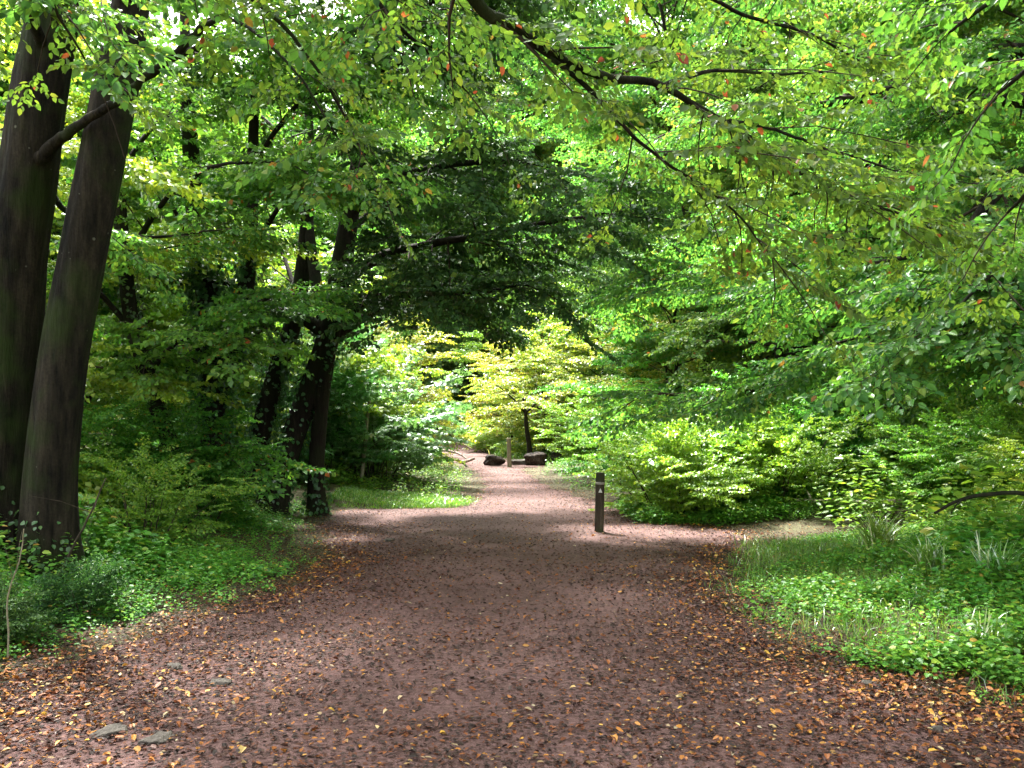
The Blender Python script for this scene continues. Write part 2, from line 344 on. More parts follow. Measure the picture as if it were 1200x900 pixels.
class Tree:
    def __init__(s, seed, tpl='fine'):
        s.r = np.random.default_rng(seed); s.trunk = []; s.limbs = []; s.twig = Buf(); s.anc = []; s.tpl = tpl; s.paths = []
        s.ivyb = Buf()
    def add_trunk(s, pts, rad, flare=1.0, step=.12, sides=28, flute=.06, newpart=True):
        p, r = smooth_path(pts, rad, step)
        z = p[:, 2]-p[0, 2]; r = r*(1+flare*np.exp(-z/.28)*.55)
        b = Buf(); tube(b, p, r, sides, flute, s.r); s.trunk.append(b); s.paths.append((p, r)); return p, r
    def add_limb(s, pts, rad, step=.12, sides=9, wob=.02):
        p, r = smooth_path(pts, rad, step)
        if wob:
            w_ = s.r.normal(0, wob, (len(p), 3)); w_[0] = 0
            w_ = np.cumsum(w_, 0)*.25; w_ -= np.linspace(0, 1, len(p))[:, None]*w_[-1]; p = p+w_
        b = Buf(); tube(b, p, r, sides, .05, s.r); s.limbs.append(b); return p, r
    def spray(s, p, f, nn, sc): s.anc.append((p, f, nn, sc))
    def sub(s, path, rad, start=.1, step=.4, length=1.3, dens=.24, sc=1., up=.05, droop=.12, sides=4, wood=True, spread=(.6, 1.2), sprays=1.0, vert=0.0, gaps=0.0):
        r = s.r
        seg = np.linalg.norm(np.diff(path, axis=0), axis=1); cs = np.concatenate([[0], np.cumsum(seg)]); L = cs[-1]
        d = start*L; k = 0
        while d < L:
            i = min(np.searchsorted(cs, d), len(path)-1); i = max(i, 1)
            p = path[i]; t = nrm(path[i]-path[i-1]); f = d/L
            a = r.uniform(*spread)*(1 if k % 2 else -1); k += 1
            c, sn = math.cos(a), math.sin(a)
            dr = nrm([t[0]*c-t[1]*sn, t[0]*sn+t[1]*c, t[2]*.5+up+r.normal(0, .12)+vert*r.normal()])
            l = length*r.uniform(.6, 1.15)*(1-.45*f)
            if r.random() >= gaps: s.twiglet(p, dr, l, max(.0045, rad[i]*.35), dens, sc, droop, sides, wood, sprays)
            d += step*r.uniform(.7, 1.3)
        # leader
        s.twiglet(path[-1], nrm(path[-1]-path[-2]), length*.7, max(.0045, rad[-1]*.8), dens, sc, droop, sides, wood, sprays)
    def twiglet(s, p, dr, l, r0, dens, sc, droop, sides, wood, sprays):
        r = s.r; n = max(3, int(l/.22)); pts = [p]; d = dr.copy()
        for i in range(n):
            d = nrm(d+r.normal(0, .10, 3)+np.array([0, 0, -droop*.5])); pts.append(pts[-1]+d*l/n)
        pts = np.array(pts)
        if wood: tube(s.twig, pts, np.linspace(r0, .003, len(pts)), sides, cap=False)
        m = max(1, int(l/dens*sprays))
        for j in range(m+1):
            f = .15+.85*(j/m) if m else 1
            x = f*(len(pts)-1); i = min(int(x), len(pts)-2); q = pts[i]+(pts[i+1]-pts[i])*(x-i); t = nrm(pts[i+1]-pts[i])
            if j < m:
                a = (1 if j % 2 else -1)*r.uniform(.4, 1.1)
            else: a = 0
            c, sn = math.cos(a), math.sin(a)
            ff = nrm([t[0]*c-t[1]*sn, t[0]*sn+t[1]*c, t[2]*.4-.08+r.normal(0, .1)])
            nn = nrm([r.normal(0, .25), r.normal(0, .25), 1.0])
            s.spray(q, ff, nn, sc*r.uniform(.6, 1.1)*(1-.2*f))
    def ivy(s, pi, n, z0=0, z1=3, size=.07, out=.05):
        p, rr = s.paths[pi]; r = s.r
        ok = np.where((p[:, 2]-p[0, 2] >= z0) & (p[:, 2]-p[0, 2] <= z1))[0]
        i = r.choice(ok, n); th = r.uniform(0, 6.28, n)
        th = th+.5*np.sin(th*3+p[i, 2]*2)
        o = np.stack([np.cos(th), np.sin(th), np.zeros(n)], 1)
        pos = p[i]+o*(rr[i]*1.08+out*r.random(n))[:, None]+r.normal(0, .03, (n, 3))
        nn = nrm(o*1.0+np.array([0, 0, .9])+r.normal(0, .35, (n, 3)))
        f = nrm(o*.5+np.array([0, 0, -.8])+r.normal(0, .5, (n, 3)))
        Rm = rotm(f, nn); t = Template(); lv, lq = leaf(1, .9, .2, .15); t.leaf(lv, lq, (0, 0, 0), (1, 0, 0), (0, 0, 1)); t.done()
        place_templates([t], pos, Rm, size*r.uniform(.6, 1.2, n), r, s.ivyb)
    def build(s, name, base, leafmat, label, cat='tree', group=None, woodmat='bark', twigs=True, crown='crown', trunkname='trunk', loc=None):
        root = bpy.data.objects.new(name, None); COL.objects.link(root); base = np.asarray(base, float)
        root.location = tuple(base if loc is None else loc); root.empty_display_size = .3
        tag(root, label, cat, group)
        for b in s.trunk: link(trunkname, b.mesh(trunkname, base, True), M[woodmat], root)
        for b in s.limbs: link('limb', b.mesh('limb', base, True), M[woodmat], root)
        if s.anc:
            pos = np.array([a[0] for a in s.anc]); f = np.array([a[1] for a in s.anc]); nn = np.array([a[2] for a in s.anc]); sc = np.array([a[3] for a in s.anc])
            lb = Buf(); place_templates(TPL[s.tpl], pos, rotm(f, nn), sc, s.r, lb, s.twig if twigs else None)
            link(crown, lb.mesh(crown, base), M[leafmat], root)
        if s.twig.n: link('twigs', s.twig.mesh('twigs', base), M['twig'], root)
        if s.ivyb.n: link('ivy', s.ivyb.mesh('ivy', base), M['ivy'], root)
        return root

def dup(root, loc, rz=0, sc=1.0, label=None, group=None, leafmat=None):
    c = root.copy(); COL.objects.link(c); c.location = loc; c.rotation_euler = (0, 0, rz); c.scale = (sc,)*3 if np.isscalar(sc) else sc
    if label: c['label'] = label
    if group: c['group'] = group
    for ch in root.children:
        d = ch.copy(); COL.objects.link(d); d.parent = c
        if leafmat and ch.name.split('.')[0] in ('crown', 'foliage'):
            d.material_slots[0].link = 'OBJECT'; d.material_slots[0].material = M[leafmat]
    return c

# ------------------------------------------------------------------ ground
LY = np.array([-30, 0, 4, 5.5, 6.67, 7.44, 9.7, 11.4, 13, 14.6, 16.3, 16.6, 17.4, 20, 22.9, 29, 33, 37, 41, 51, 61, 75, 90])
LX = np.array([-3.0, -3.1, -3.3, -3.05, -2.85, -2.45, -2.1, -2.45, -2.9, -3.25, -3.2, -1.2, -.85, -.72, -.70, -1.1, -1.6, -2.4, -3.8, -5.0, -5.8, -9, -16])
RY = np.array([-30, 0, 4, 4.8, 5.7, 6.8, 8.3, 9.4, 10.6, 11.5, 12.0, 13.0, 13.7, 14.0, 15.2, 18.2, 22.9, 30, 33, 34, 37, 38.5, 41, 61, 75, 90])
RX = np.array([3.0, 3.0, 2.9, 2.6, 2.0, 1.85, 2.0, 2.3, 2.6, 3.0, 3.5, 3.5, 3.0, 2.1, 2.1, 1.75, .92, .42, .4, 1.5, 1.5, .1, -.9, -3.2, -6, -12])
def left(y): return np.interp(y, LY, LX)
def right(y): return np.interp(y, RY, RX)
def vnoise(x, y):
    return (np.sin(x*.9+1.3*np.sin(y*.7))+np.sin(y*1.1+1.7*np.sin(x*.5+2))+.5*np.sin(x*2.3+y*1.9)+.5*np.sin(x*3.1-y*2.7+1))/3
def outside(x, y):
    return np.maximum(left(y)-x, x-right(y))
def ground_h(x, y):
    x = np.asarray(x, float); y = np.asarray(y, float)
    d = np.clip(outside(x, y), 0, None); s = np.clip(d/4, 0, 1); s = s*s*(3-2*s)
    near = np.exp(-(((x)/60)**2+((y-20)/70)**2))
    return .021*np.clip(y-35, 0, 60)**1.0*np.clip((y-35)/6, 0, 1)+s*(.30+.14*vnoise(x, y))*near+.018*vnoise(x*2, y*2)*np.exp(-y*y/900)

def axis_pts(fine0, fine1, step, far):
    a = list(np.arange(fine0, fine1+1e-6, step)); s = step; x = a[-1]
    while x < far: s *= 1.25; x += s; a.append(x)
    s = step; x = a[0]; pre = []
    while x > -far: s *= 1.25; x -= s; pre.append(x)
    return np.array(pre[::-1]+a)
gx = axis_pts(-10, 10, .25, 900); gy = axis_pts(0, 45, .25, 900)
X, Y = np.meshgrid(gx, gy); Z = ground_h(X, Y)
V = np.stack([X, Y, Z], -1).reshape(-1, 3); nx, ny = len(gx), len(gy)
i = (np.arange(ny-1)[:, None]*nx+np.arange(nx-1)[None]).ravel()
gme = make_mesh("ground", V, [np.stack([i, i+1, i+nx+1, i+nx], 1)], True)
tag(link("ground", gme, M['soil']), kind='structure')
# path sheet
py_ = np.concatenate([np.arange(-8, 20, .1), np.arange(20, 88, .3)])
cols = 40; pv = []
l_ = left(py_)+.10*np.sin(py_*3.1)+.06*np.sin(py_*7.7+1); r_ = right(py_)+.10*np.sin(py_*2.7+2)+.07*np.sin(py_*8.3)
fr_ = np.linspace(0, 1, cols)
PX = l_[:, None]*(1-fr_)+r_[:, None]*fr_; PY = np.repeat(py_[:, None], cols, 1)
PZ = ground_h(PX, PY)+.02; PZ[:, 0] -= .03; PZ[:, -1] -= .03
i = (np.arange(len(py_)-1)[:, None]*cols+np.arange(cols-1)[None]).ravel()
pme = make_mesh("path", np.stack([PX, PY, PZ], -1).reshape(-1, 3), [np.stack([i, i+1, i+cols+1, i+cols], 1)], True)
tag(link("path", pme, M['path']), kind='structure')
def gz(x, y): return float(ground_h(x, y))

def scatter(n, x0, x1, y0, y1, fn, r, bias=0):
    """rejection sample; fn(x,y)->probability"""
    x = r.uniform(x0, x1, n); y = r.uniform(y0, y1, n); p = fn(x, y); k = r.random(n) < p
    return x[k], y[k]

def sheet_of(name, tpl, m, n, box, fn, scf, seed, label, cat='undergrowth', lift=0.0, twig=False, tilt=.12):
    r = np.random.default_rng(seed); x, y = scatter(n, *box, fn, r)
    hv = (.75+.55*vnoise(x*2.6+seed, y*2.6))*np.where((y > 9.3) & (y < 12) & (x < 6.3), .5, 1)*np.where((y > 13.6) & (y < 14.6) & (x > 4.4) & (x < 6.5), .3, 1)
    pos = np.stack([x, y, ground_h(x, y)+lift], 1); k = len(x)
    yaw = r.uniform(0, 6.28, k); f = np.stack([np.cos(yaw), np.sin(yaw), r.normal(0, tilt, k)], 1)
    nn = nrm(np.stack([r.normal(0, tilt, k), r.normal(0, tilt, k), np.ones(k)], 1))
    lb = Buf(); tb = Buf()
    place_templates(TPL[tpl], pos, rotm(f, nn), scf(x, y, r)*np.clip(hv, .45, 1.4), r, lb, None)
    o = link(name, lb.mesh(name), M[m]); tag(o, label, cat, None, 'stuff'); return o

# ------------------------------------------------------------------ fallen leaves
def litter():
    r = np.random.default_rng(11)
    n = 1800000
    y = 2.6+36*r.random(n)**1.35; x = r.uniform(-9, 9, n)
    wgt = np.where(y < 9, 1, (9/y)**.8)*.95
    o = outside(x, y); edge = np.exp(-np.abs(o)/.55)
    cl = .5+.5*vnoise(x*2.2+5, y*2.2)
    nf = 1/(1+np.exp((y-6.6+.8*vnoise(x*1.5, y*1.5))/.7))
    p = wgt*(1+.7*nf)*(.2+.1*nf+.8*edge)*(.35+.9*cl)*np.where(o > 1.5, .25, 1)*np.where((np.abs(x/(.62*y+1)) < 1.1), 1, 0)
    k = r.random(n) < p*.72; x = x[k]; y = y[k]; n = len(x)
    o = outside(x, y)
    z = ground_h(x, y)+np.where(o < .12, .024, .01)+r.random(n)*.012
    yaw = r.uniform(0, 6.28, n)
    f = np.stack([np.cos(yaw), np.sin(yaw), r.normal(0, .16, n)], 1); nn = nrm(np.stack([r.normal(0, .22, n), r.normal(0, .22, n), np.ones(n)], 1))
    ts = []
    for _ in range(8):
        t = Template(); lv, lq = leaf(1, r.uniform(.5, .72), r.uniform(.15, .9), r.uniform(-.3, .35)); lv = lv-np.array([.5, 0, 0]); t.leaf(lv, lq, (0, 0, 0), (1, 0, 0), (0, 0, 1)); ts.append(t.done())
    b = Buf(); sc = r.uniform(.010, .040, n)*np.where(r.random(n) < .08, 1.35, 1)
    place_templates(ts, np.stack([x, y, z], 1), rotm(f, nn), sc, r, b)
    tag(link("fallen_leaves", b.mesh("fallen_leaves"), M['litter']), "orange, yellow and brown fallen leaves strewn over the earth path and its edges", "fallen leaves", None, 'stuff')
litter()
def drift():
    r = np.random.default_rng(12); n = 170000; y = r.uniform(3.2, 14, n); x = r.uniform(-7, 7, n); o = outside(x, y)
    dl = np.exp(-((x+3.3)/1.1)**2-((y-4.6)/1.0)**2)+.8*np.exp(-((x-2.5)/1.1)**2-((y-5.0)/.8)**2)
    p = (1.3*dl+.55*np.exp(-((o+.2)/.28)**2)+.035*np.clip(1+1.2*vnoise(x*2.5,y*2.5),.1,3))*np.clip(1-(y-9)/8, .3, 1); k = r.random(n) < p*.55; x = x[k]; y = y[k]; n = len(x); o = outside(x, y)
    z = ground_h(x, y)+np.where(o < .12, .03, .018)+r.random(n)*.012; yaw = r.uniform(0, 6.28, n)
    f = np.stack([np.cos(yaw), np.sin(yaw), r.normal(0, .25, n)], 1); nn = nrm(np.stack([r.normal(0, .3, n), r.normal(0, .3, n), np.ones(n)], 1)); ts = []
    for _ in range(8):
        t = Template(); lv, lq = leaf(1, r.uniform(.5, .75), r.uniform(.15, .9), r.uniform(-.3, .35)); t.leaf(lv-np.array([.5, 0, 0]), lq, (0, 0, 0), (1, 0, 0), (0, 0, 1)); ts.append(t.done())
    b = Buf(); place_templates(ts, np.stack([x, y, z], 1), rotm(f, nn), r.uniform(.020, .055, n)*r.uniform(.7, 1.15, n), r, b)
    tag(link("leaf_drift", b.mesh("leaf_drift"), M['drift']), "brighter orange and yellow leaves drifted along the path edges and lower left corner", "fallen leaves", None, 'stuff')
drift()
# ------------------------------------------------------------------ undergrowth (uncountable)
def rag(x, y): return .22*vnoise(x*5, y*5)+.12*np.sin(x*13+y*7)
def lftmask(x, y): return np.clip((left(y)-x-.1+rag(x, y))/.5, 0, 1)
def rgtmask(x, y): return np.clip((x-right(y)-.15+rag(x, y)*np.clip(10/y, 1, 2))/.6, 0, 1)
def inview(x, y): return (np.abs(x) < .68*y+1.2)
cl = lambda x, y, a, b: np.clip(a+b*vnoise(x*1.7+3, y*1.7+1), 0, 1)
sheet_of('undergrowth', 'low', 'herb', 26000, (-9, -1.6, 4.6, 16.3), lambda x, y: np.where((y>16.1)&(x>-3.4),0,1)*lftmask(x, y)*inview(x, y)*cl(x, y, .75, .5)*np.where(y > 10, .5, 1), lambda x, y, r: r.uniform(.7, 1.6, len(x))*np.clip(.6+(left(y)-x)*.4, .6, 1.5), 21, "low leafy herbs carpeting the left bank below the trees")
sheet_of('undergrowth', 'herb', 'bush', 9000, (-10, -1.8, 5.2, 16.3), lambda x, y: np.clip((left(y)-x-.35)/.8, 0, 1)*inview(x, y)*cl(x, y, .6, .7)*np.where(y > 11, .45, 1), lambda x, y, r: r.uniform(.6, 1.3, len(x))*np.clip(.5+(left(y)-x)*.35, .5, 1.5), 22, "taller soft green plants filling the left bank behind the low herbs")
sheet_of('undergrowth', 'low', 'herb', 44000, (1.6, 10, 4.2, 11.9), lambda x, y: rgtmask(x, y)*inview(x, y)*np.clip(.5+1.0*vnoise(x*3.1+2, y*3.1), .06, 1), lambda x, y, r: r.uniform(.5, 1.5, len(x))*np.clip(.6+(x-right(y))*.3, .6, 1.4), 23, "low small-leaved herbs carpeting the right bank beside the path")
sheet_of('undergrowth', 'herb', 'bush', 6500, (2.4, 11, 5, 11.6), lambda x, y: np.clip((x-right(y)-.9)/1.5, 0, 1)*inview(x, y)*cl(x, y, .5, .8), lambda x, y, r: r.uniform(.5, 1.2, len(x))*np.clip(.5+(x-right(y))*.25, .5, 1.6), 24, "taller bright green weeds on the right bank behind the low herbs")
sheet_of('undergrowth', 'nettle', 'bush', 6500, (4.2, 14, 7.5, 18), lambda x, y: np.clip((x-3.9-.12*(y-8))/1.6, 0, 1)*rgtmask(x, y)*inview(x, y)*cl(x, y, .55, .6), lambda x, y, r: r.uniform(.7, 1.7, len(x)), 25, "tall nettles and weeds massed at the right edge of the wood")
sheet_of('undergrowth', 'herbfar', 'bush', 9000, (1, 22, 13.9, 46), lambda x, y: np.clip((x-right(y)-.1)/.8, 0, 1)*inview(x, y)*cl(x, y, .7, .6), lambda x, y, r: r.uniform(.4, 1.0, len(x))*np.clip(.45+(x-right(y))*.25, .4, 1.5), 26, "leafy bank of weeds right of the path beyond the marker post")
sheet_of('undergrowth', 'herbfar', 'herb', 11000, (-16, -.6, 18.6, 42), lambda x, y: np.clip((left(y)-x-.3)/.8, 0, 1)*inview(x, y)*1*cl(x, y, .7, .5), lambda x, y, r: r.uniform(.35, .8, len(x))*np.clip(.5+(left(y)-x)*.25, .4, 1.2), 27, "dark ivy and bramble bank left of the bend in the path")

sheet_of('undergrowth', 'nettle', 'herb', 6000, (-9.5, -2.4, 6.0, 16), lambda x, y: np.clip((left(y)-x-.5)/1, 0, 1)*inview(x, y)*cl(x, y, .2, 1.2), lambda x, y, r: r.uniform(.45, 1.0, len(x))*np.clip(.5+(left(y)-x)*.3, .5, 1.3), 28, "nettle patches standing above the herbs of the left bank")
sheet_of('undergrowth', 'nettle', 'bush', 5200, (2.6, 9.5, 4.6, 11.8), lambda x, y: np.clip((x-right(y)-1)/1.5, 0, 1)*inview(x, y)*cl(x+9, y, .1, 1.2), lambda x, y, r: r.uniform(.3, .75, len(x))*np.clip(.5+(x-right(y))*.22, .5, 1.6), 29, "nettle patches standing above the herbs of the right bank")
sheet_of('undergrowth', 'low', 'bush', 9000, (2.0, 8, 13.7, 17), lambda x, y: np.clip((x-right(y)+.1)/.3, 0, 1), lambda x, y, r: r.uniform(.9, 1.9, len(x)), 30, "low lime herbs at the corner of the side path")
# grass
def grass(name, n, box, fn, hf, seed, label, wid=.006, m='grass', lean=.35):
    r = np.random.default_rng(seed); x, y = scatter(n, *box, fn, r); k = len(x)
    h = hf(x, y, r)*r.uniform(.4, 1.1, k); a = r.uniform(0, 6.28, k); b = r.uniform(0, 6.28, k); z = ground_h(x, y)
    W = wid*r.uniform(.6, 1.3, k)*np.clip(y/7, 1, 4); base = np.stack([x, y, z-.01], 1)
    sd = np.stack([np.cos(a), np.sin(a), np.zeros(k)], 1)*W[:, None]/2; ln = np.stack([np.cos(b), np.sin(b), np.zeros(k)], 1)*(h*r.uniform(.1, 1.3, k))[:, None]
    up = np.zeros((k, 3)); up[:, 2] = h
    V = np.stack([base-sd, base+sd, base+sd*.8+ln*.35+up*.6, base-sd*.8+ln*.35+up*.6, base+ln+up*.80], 1)
    j = np.arange(k)[:, None]*5
    bu = Buf(); bu.add(V.reshape(-1, 3), j+np.array([[0, 1, 2, 3]]), j+np.array([[3, 2, 4]]))
    tag(link(name, bu.mesh(name), M[m]), label, "grass", None, 'stuff')
grass('grass', 22000, (-3.6, -.6, 16.4, 19.6), lambda x, y: np.clip((left(y)-x+.12)/.3, 0, 1)*np.clip((19.5-y+.5*vnoise(x*3,y))/.8,0,1), lambda x, y, r: r.uniform(.04, .13, len(x))*np.clip(1+.6*vnoise(x*3, y*3), .3, 2), 31, "short sunlit grass strip left of the path at the bend", wid=.006)
grass('grass', 60000, (1.7, 9.5, 4.2, 11.8), lambda x, y: np.clip((x-right(y)+rag(x, y))/.3, 0, 1)*inview(x, y)*np.clip(.45-1.0*vnoise(x*3.1+2, y*3.1), .05, 1), lambda x, y, r: r.uniform(.06, .22, len(x)), 32, "loose green grass growing among the herbs on the right bank")
grass('grass', 12000, (-4, 6, 36, 62), lambda x, y: np.clip((x-right(y))/.5, 0, 1)*np.where(x < right(y)+3.5, 1, 0), lambda x, y, r: r.uniform(.15, .4, len(x)), 33, "bright sunlit grass on the far bend behind the pale post", wid=.012)

# ------------------------------------------------------------------ explicit trees
g0 = lambda p: np.array([p[0], p[1], gz(p[0], p[1])-.08])
def PP(lst): return [P(*q) for q in lst]

# T1: twin stemmed hornbeam, near left
def twin_tree():
    T = Tree(101, 'fine')
    A0 = P(-12, 700, 8.2); B0 = P(58, 700, 8.1)
    A = [g0(A0)]+PP([(-8, 640, 8.2), (0, 540, 8.2), (8, 420, 8.2), (18, 300, 8.2), (34, 200, 8.2), (50, 90, 8.2), (70, -20, 8.2), (90, -160, 8.3), (100, -320, 8.5)])
    T.add_trunk(A, [.37, .34, .31, .29, .27, .25, .23, .20, .16, .10], flute=.075, sides=56, step=.05)
    B = [g0(B0)]+PP([(58, 640, 8.05), (62, 540, 8.0), (76, 420, 8), (98, 300, 8), (118, 200, 8), (137, 100, 8), (152, 10, 8.1), (175, -140, 8.4), (200, -300, 8.8)])
    T.add_trunk(B, [.27, .235, .215, .20, .195, .19, .185, .16, .12, .07], flute=.08, sides=56, step=.05)
    lim = [([(36, 200, 8.15), (66, 166, 7.92), (100, 143, 7.7), (150, 108, 7.45), (198, 72, 7.3), (236, 32, 7.2), (262, 2, 7.1), (300, -70, 6.9)], [.09, .052, .038, .036, .035, .033, .030, .02]),
           ([(238, 30, 7.2), (262, 22, 7.0), (300, 40, 6.7), (350, 90, 6.4), (395, 160, 6.1)], [.02, .018, .014, .010, .006]),
           ([(52, 60, 8.1), (20, -10, 7.4), (-20, -40, 6.6), (10, -30, 5.6), (60, 0, 5.0)], [.06, .05, .04, .03, .01]),
           ([(155, 0, 8.1), (190, -90, 7.4), (280, -110, 6.5), (380, -60, 5.8), (450, 10, 5.4)], [.06, .05, .035, .02, .01]),
           ([(152, 8, 8.1), (110, -60, 7.0), (90, -70, 6.0), (110, -30, 5.2)], [.05, .04, .03, .01]),
           ([(172, -120, 8.4), (260, -190, 9), (380, -210, 10), (480, -150, 11)], [.08, .06, .04, .02]),
           ([(95, -200, 8.3), (-60, -300, 8.5), (-250, -280, 9)], [.08, .05, .02]),
           ([(182, -180, 8.5), (330, -330, 8), (480, -380, 7.5)], [.07, .05, .02]),
           ([(178, -150, 8.4), (300, -200, 9), (450, -220, 10), (600, -200, 11)], [.08, .06, .04, .02]),  # high limbs from here, above the view, added to shade the near path
           ([(190, -230, 8.6), (330, -330, 9.5), (500, -360, 10.5), (650, -330, 11.5)], [.07, .05, .035, .02]),
           ([(185, -200, 8.6), (380, -420, 8.0), (620, -500, 8.0)], [.07, .05, .02]),
           ([(200, -300, 8.8), (380, -380, 10), (600, -400, 11.2), (800, -380, 12)], [.07, .05, .035, .02]),
           ([(200, -300, 8.8), (420, -480, 9.2), (700, -520, 9.8), (850, -500, 10)], [.07, .05, .03, .02]),
           ([(185, -240, 8.6), (300, -380, 9.8), (420, -440, 11), (540, -460, 12)], [.07, .05, .03, .02]),
           ([(170, -150, 8.4), (230, -260, 9.4), (330, -300, 10.6), (420, -300, 11.6)], [.07, .05, .03, .02]),
           ([(185, -240, 8.6), (270, -480, 9.0), (400, -620, 9.4), (560, -680, 9.6)], [.07, .05, .03, .02]),
           ([(40, 180, 8.2), (80, 250, 9.0), (170, 280, 10), (250, 270, 10.6)], [.04, .03, .02, .01])]
    for k, (q, rr) in enumerate(lim):
        p, r = T.add_limb(PP(q), rr, sides=12 if k == 0 else 8, step=.07 if k == 0 else .12, wob=.035 if k == 0 else .02)
        if k == 0: T.sub(p, r, start=.8, step=.5, length=.7, dens=.32, sc=.9, gaps=.3)
        elif k == 1: T.sub(p, r, start=.2, step=.28, length=.8, dens=.3, sc=.95, droop=.2)
        else: T.sub(p, r, start=.35, step=.3, length=1.1, dens=.27, sc=1., droop=.2)
    T.ivy(0, 260, 0, 1.0, .06); T.ivy(1, 120, 0, .7, .06)
    return T.build('hornbeam_tree', g0(P(20, 700, 8.15)), 'hornbeam', "large hornbeam with two thick dark trunks at the left edge of the path")
twin_tree()

# T7: overhead limb from a tree out of frame
def overhead_tree():
    T = Tree(102, 'near')
    b = np.array([-3.9, 1.2, gz(-3.9, 1.2)-.05])
    T.add_trunk([b, b+[.05, 0, 2], b+[.2, .1, 4], b+[.3, .2, 6.5], b+[.2, .3, 9]], [.26, .22, .2, .14, .06])
    main = [b+[.25, .12, 4.6], np.array([-2.4, 2.0, 5.0]), np.array([-1.0, 3.2, 4.5])]+PP([(545, -10, 4.3), (600, 35, 4.4), (660, 78, 4.5), (720, 100, 4.6), (770, 104, 4.7), (830, 136, 4.8), (885, 172, 4.9), (945, 212, 5.1), (1010, 240, 5.3), (1080, 262, 5.5), (1135, 300, 5.7)])
    p, r = T.add_limb(main, [.075, .065, .05, .034, .03, .026, .023, .020, .016, .014, .012, .010, .007, .004], sides=10, wob=.012, step=.08)
    T.sub(p, r, start=.50, step=.17, length=.75, dens=.30, sc=.85, up=-.02, droop=.22, gaps=.12)
    T.sub(p, r, start=.72, step=.22, length=1.1, dens=.30, sc=.9, up=-.1, droop=.3)
    for q, rr in [([(645, 68, 4.45), (690, 108, 4.5), (740, 158, 4.6), (800, 206, 4.7), (860, 250, 4.8), (905, 300, 4.9)], [.014, .013, .010, .008, .006, .004]),
                  ([(770, 103, 4.7), (800, 92, 4.8), (840, 80, 5.0), (900, 88, 5.3), (960, 86, 5.7), (1030, 80, 6.1)], [.016, .014, .011, .009, .006, .004]),
                  ([(545, -10, 4.3), (640, -60, 4.6), (760, -50, 5), (860, 10, 5.3), (960, 40, 5.6), (1060, 100, 6)], [.02, .02, .016, .012, .01, .006]),
                  ([(830, 136, 4.8), (900, 150, 5.2), (980, 175, 5.7), (1060, 200, 6.1), (1140, 215, 6.5)], [.012, .010, .008, .006, .004])]:
        p, r = T.add_limb(PP(q), rr, sides=7, wob=.015, step=.08)
        T.sub(p, r, start=.2, step=.19, length=.85, dens=.30, sc=.85, droop=.25, gaps=.15)
    for q, rr in [([b+[.2, .1, 4.2], np.array([-3.0, 3.2, 5.2]), np.array([-2.3, 4.6, 4.5]), P(300, 0, 5.2), P(370, 80, 5.3), P(420, 170, 5.3)], [.05, .04, .03, .015, .01, .005]),
                  ([b+[.2, .1, 5.0], np.array([-2.4, 3.2, 6.0]), np.array([-1.5, 4.6, 5.0]), P(440, 0, 5.6), P(500, 60, 5.8), P(550, 110, 6.0)], [.05, .04, .03, .015, .01, .005]),
                  ([b+[.3, .2, 6.0], np.array([-1.4, 2.2, 7.2]), np.array([.6, 3.5, 7.4])], [.06, .04, .02]),
                  ([b+[.2, .1, 3.8], np.array([-3.4, 3.0, 4.6]), P(20, -40, 4.6), P(70, 20, 4.8), P(100, 70, 4.9)], [.04, .03, .014, .008, .005])]:
        p, r = T.add_limb([np.asarray(x) for x in q], rr, sides=7, wob=.015)
        T.sub(p, r, start=.45, step=.22, length=.8, dens=.30, sc=.85, droop=.25, gaps=.1)
    return T.build('hornbeam_tree', b, 'near', "hornbeam whose long bare limb with orange dead leaves arches in from above")
overhead_tree()

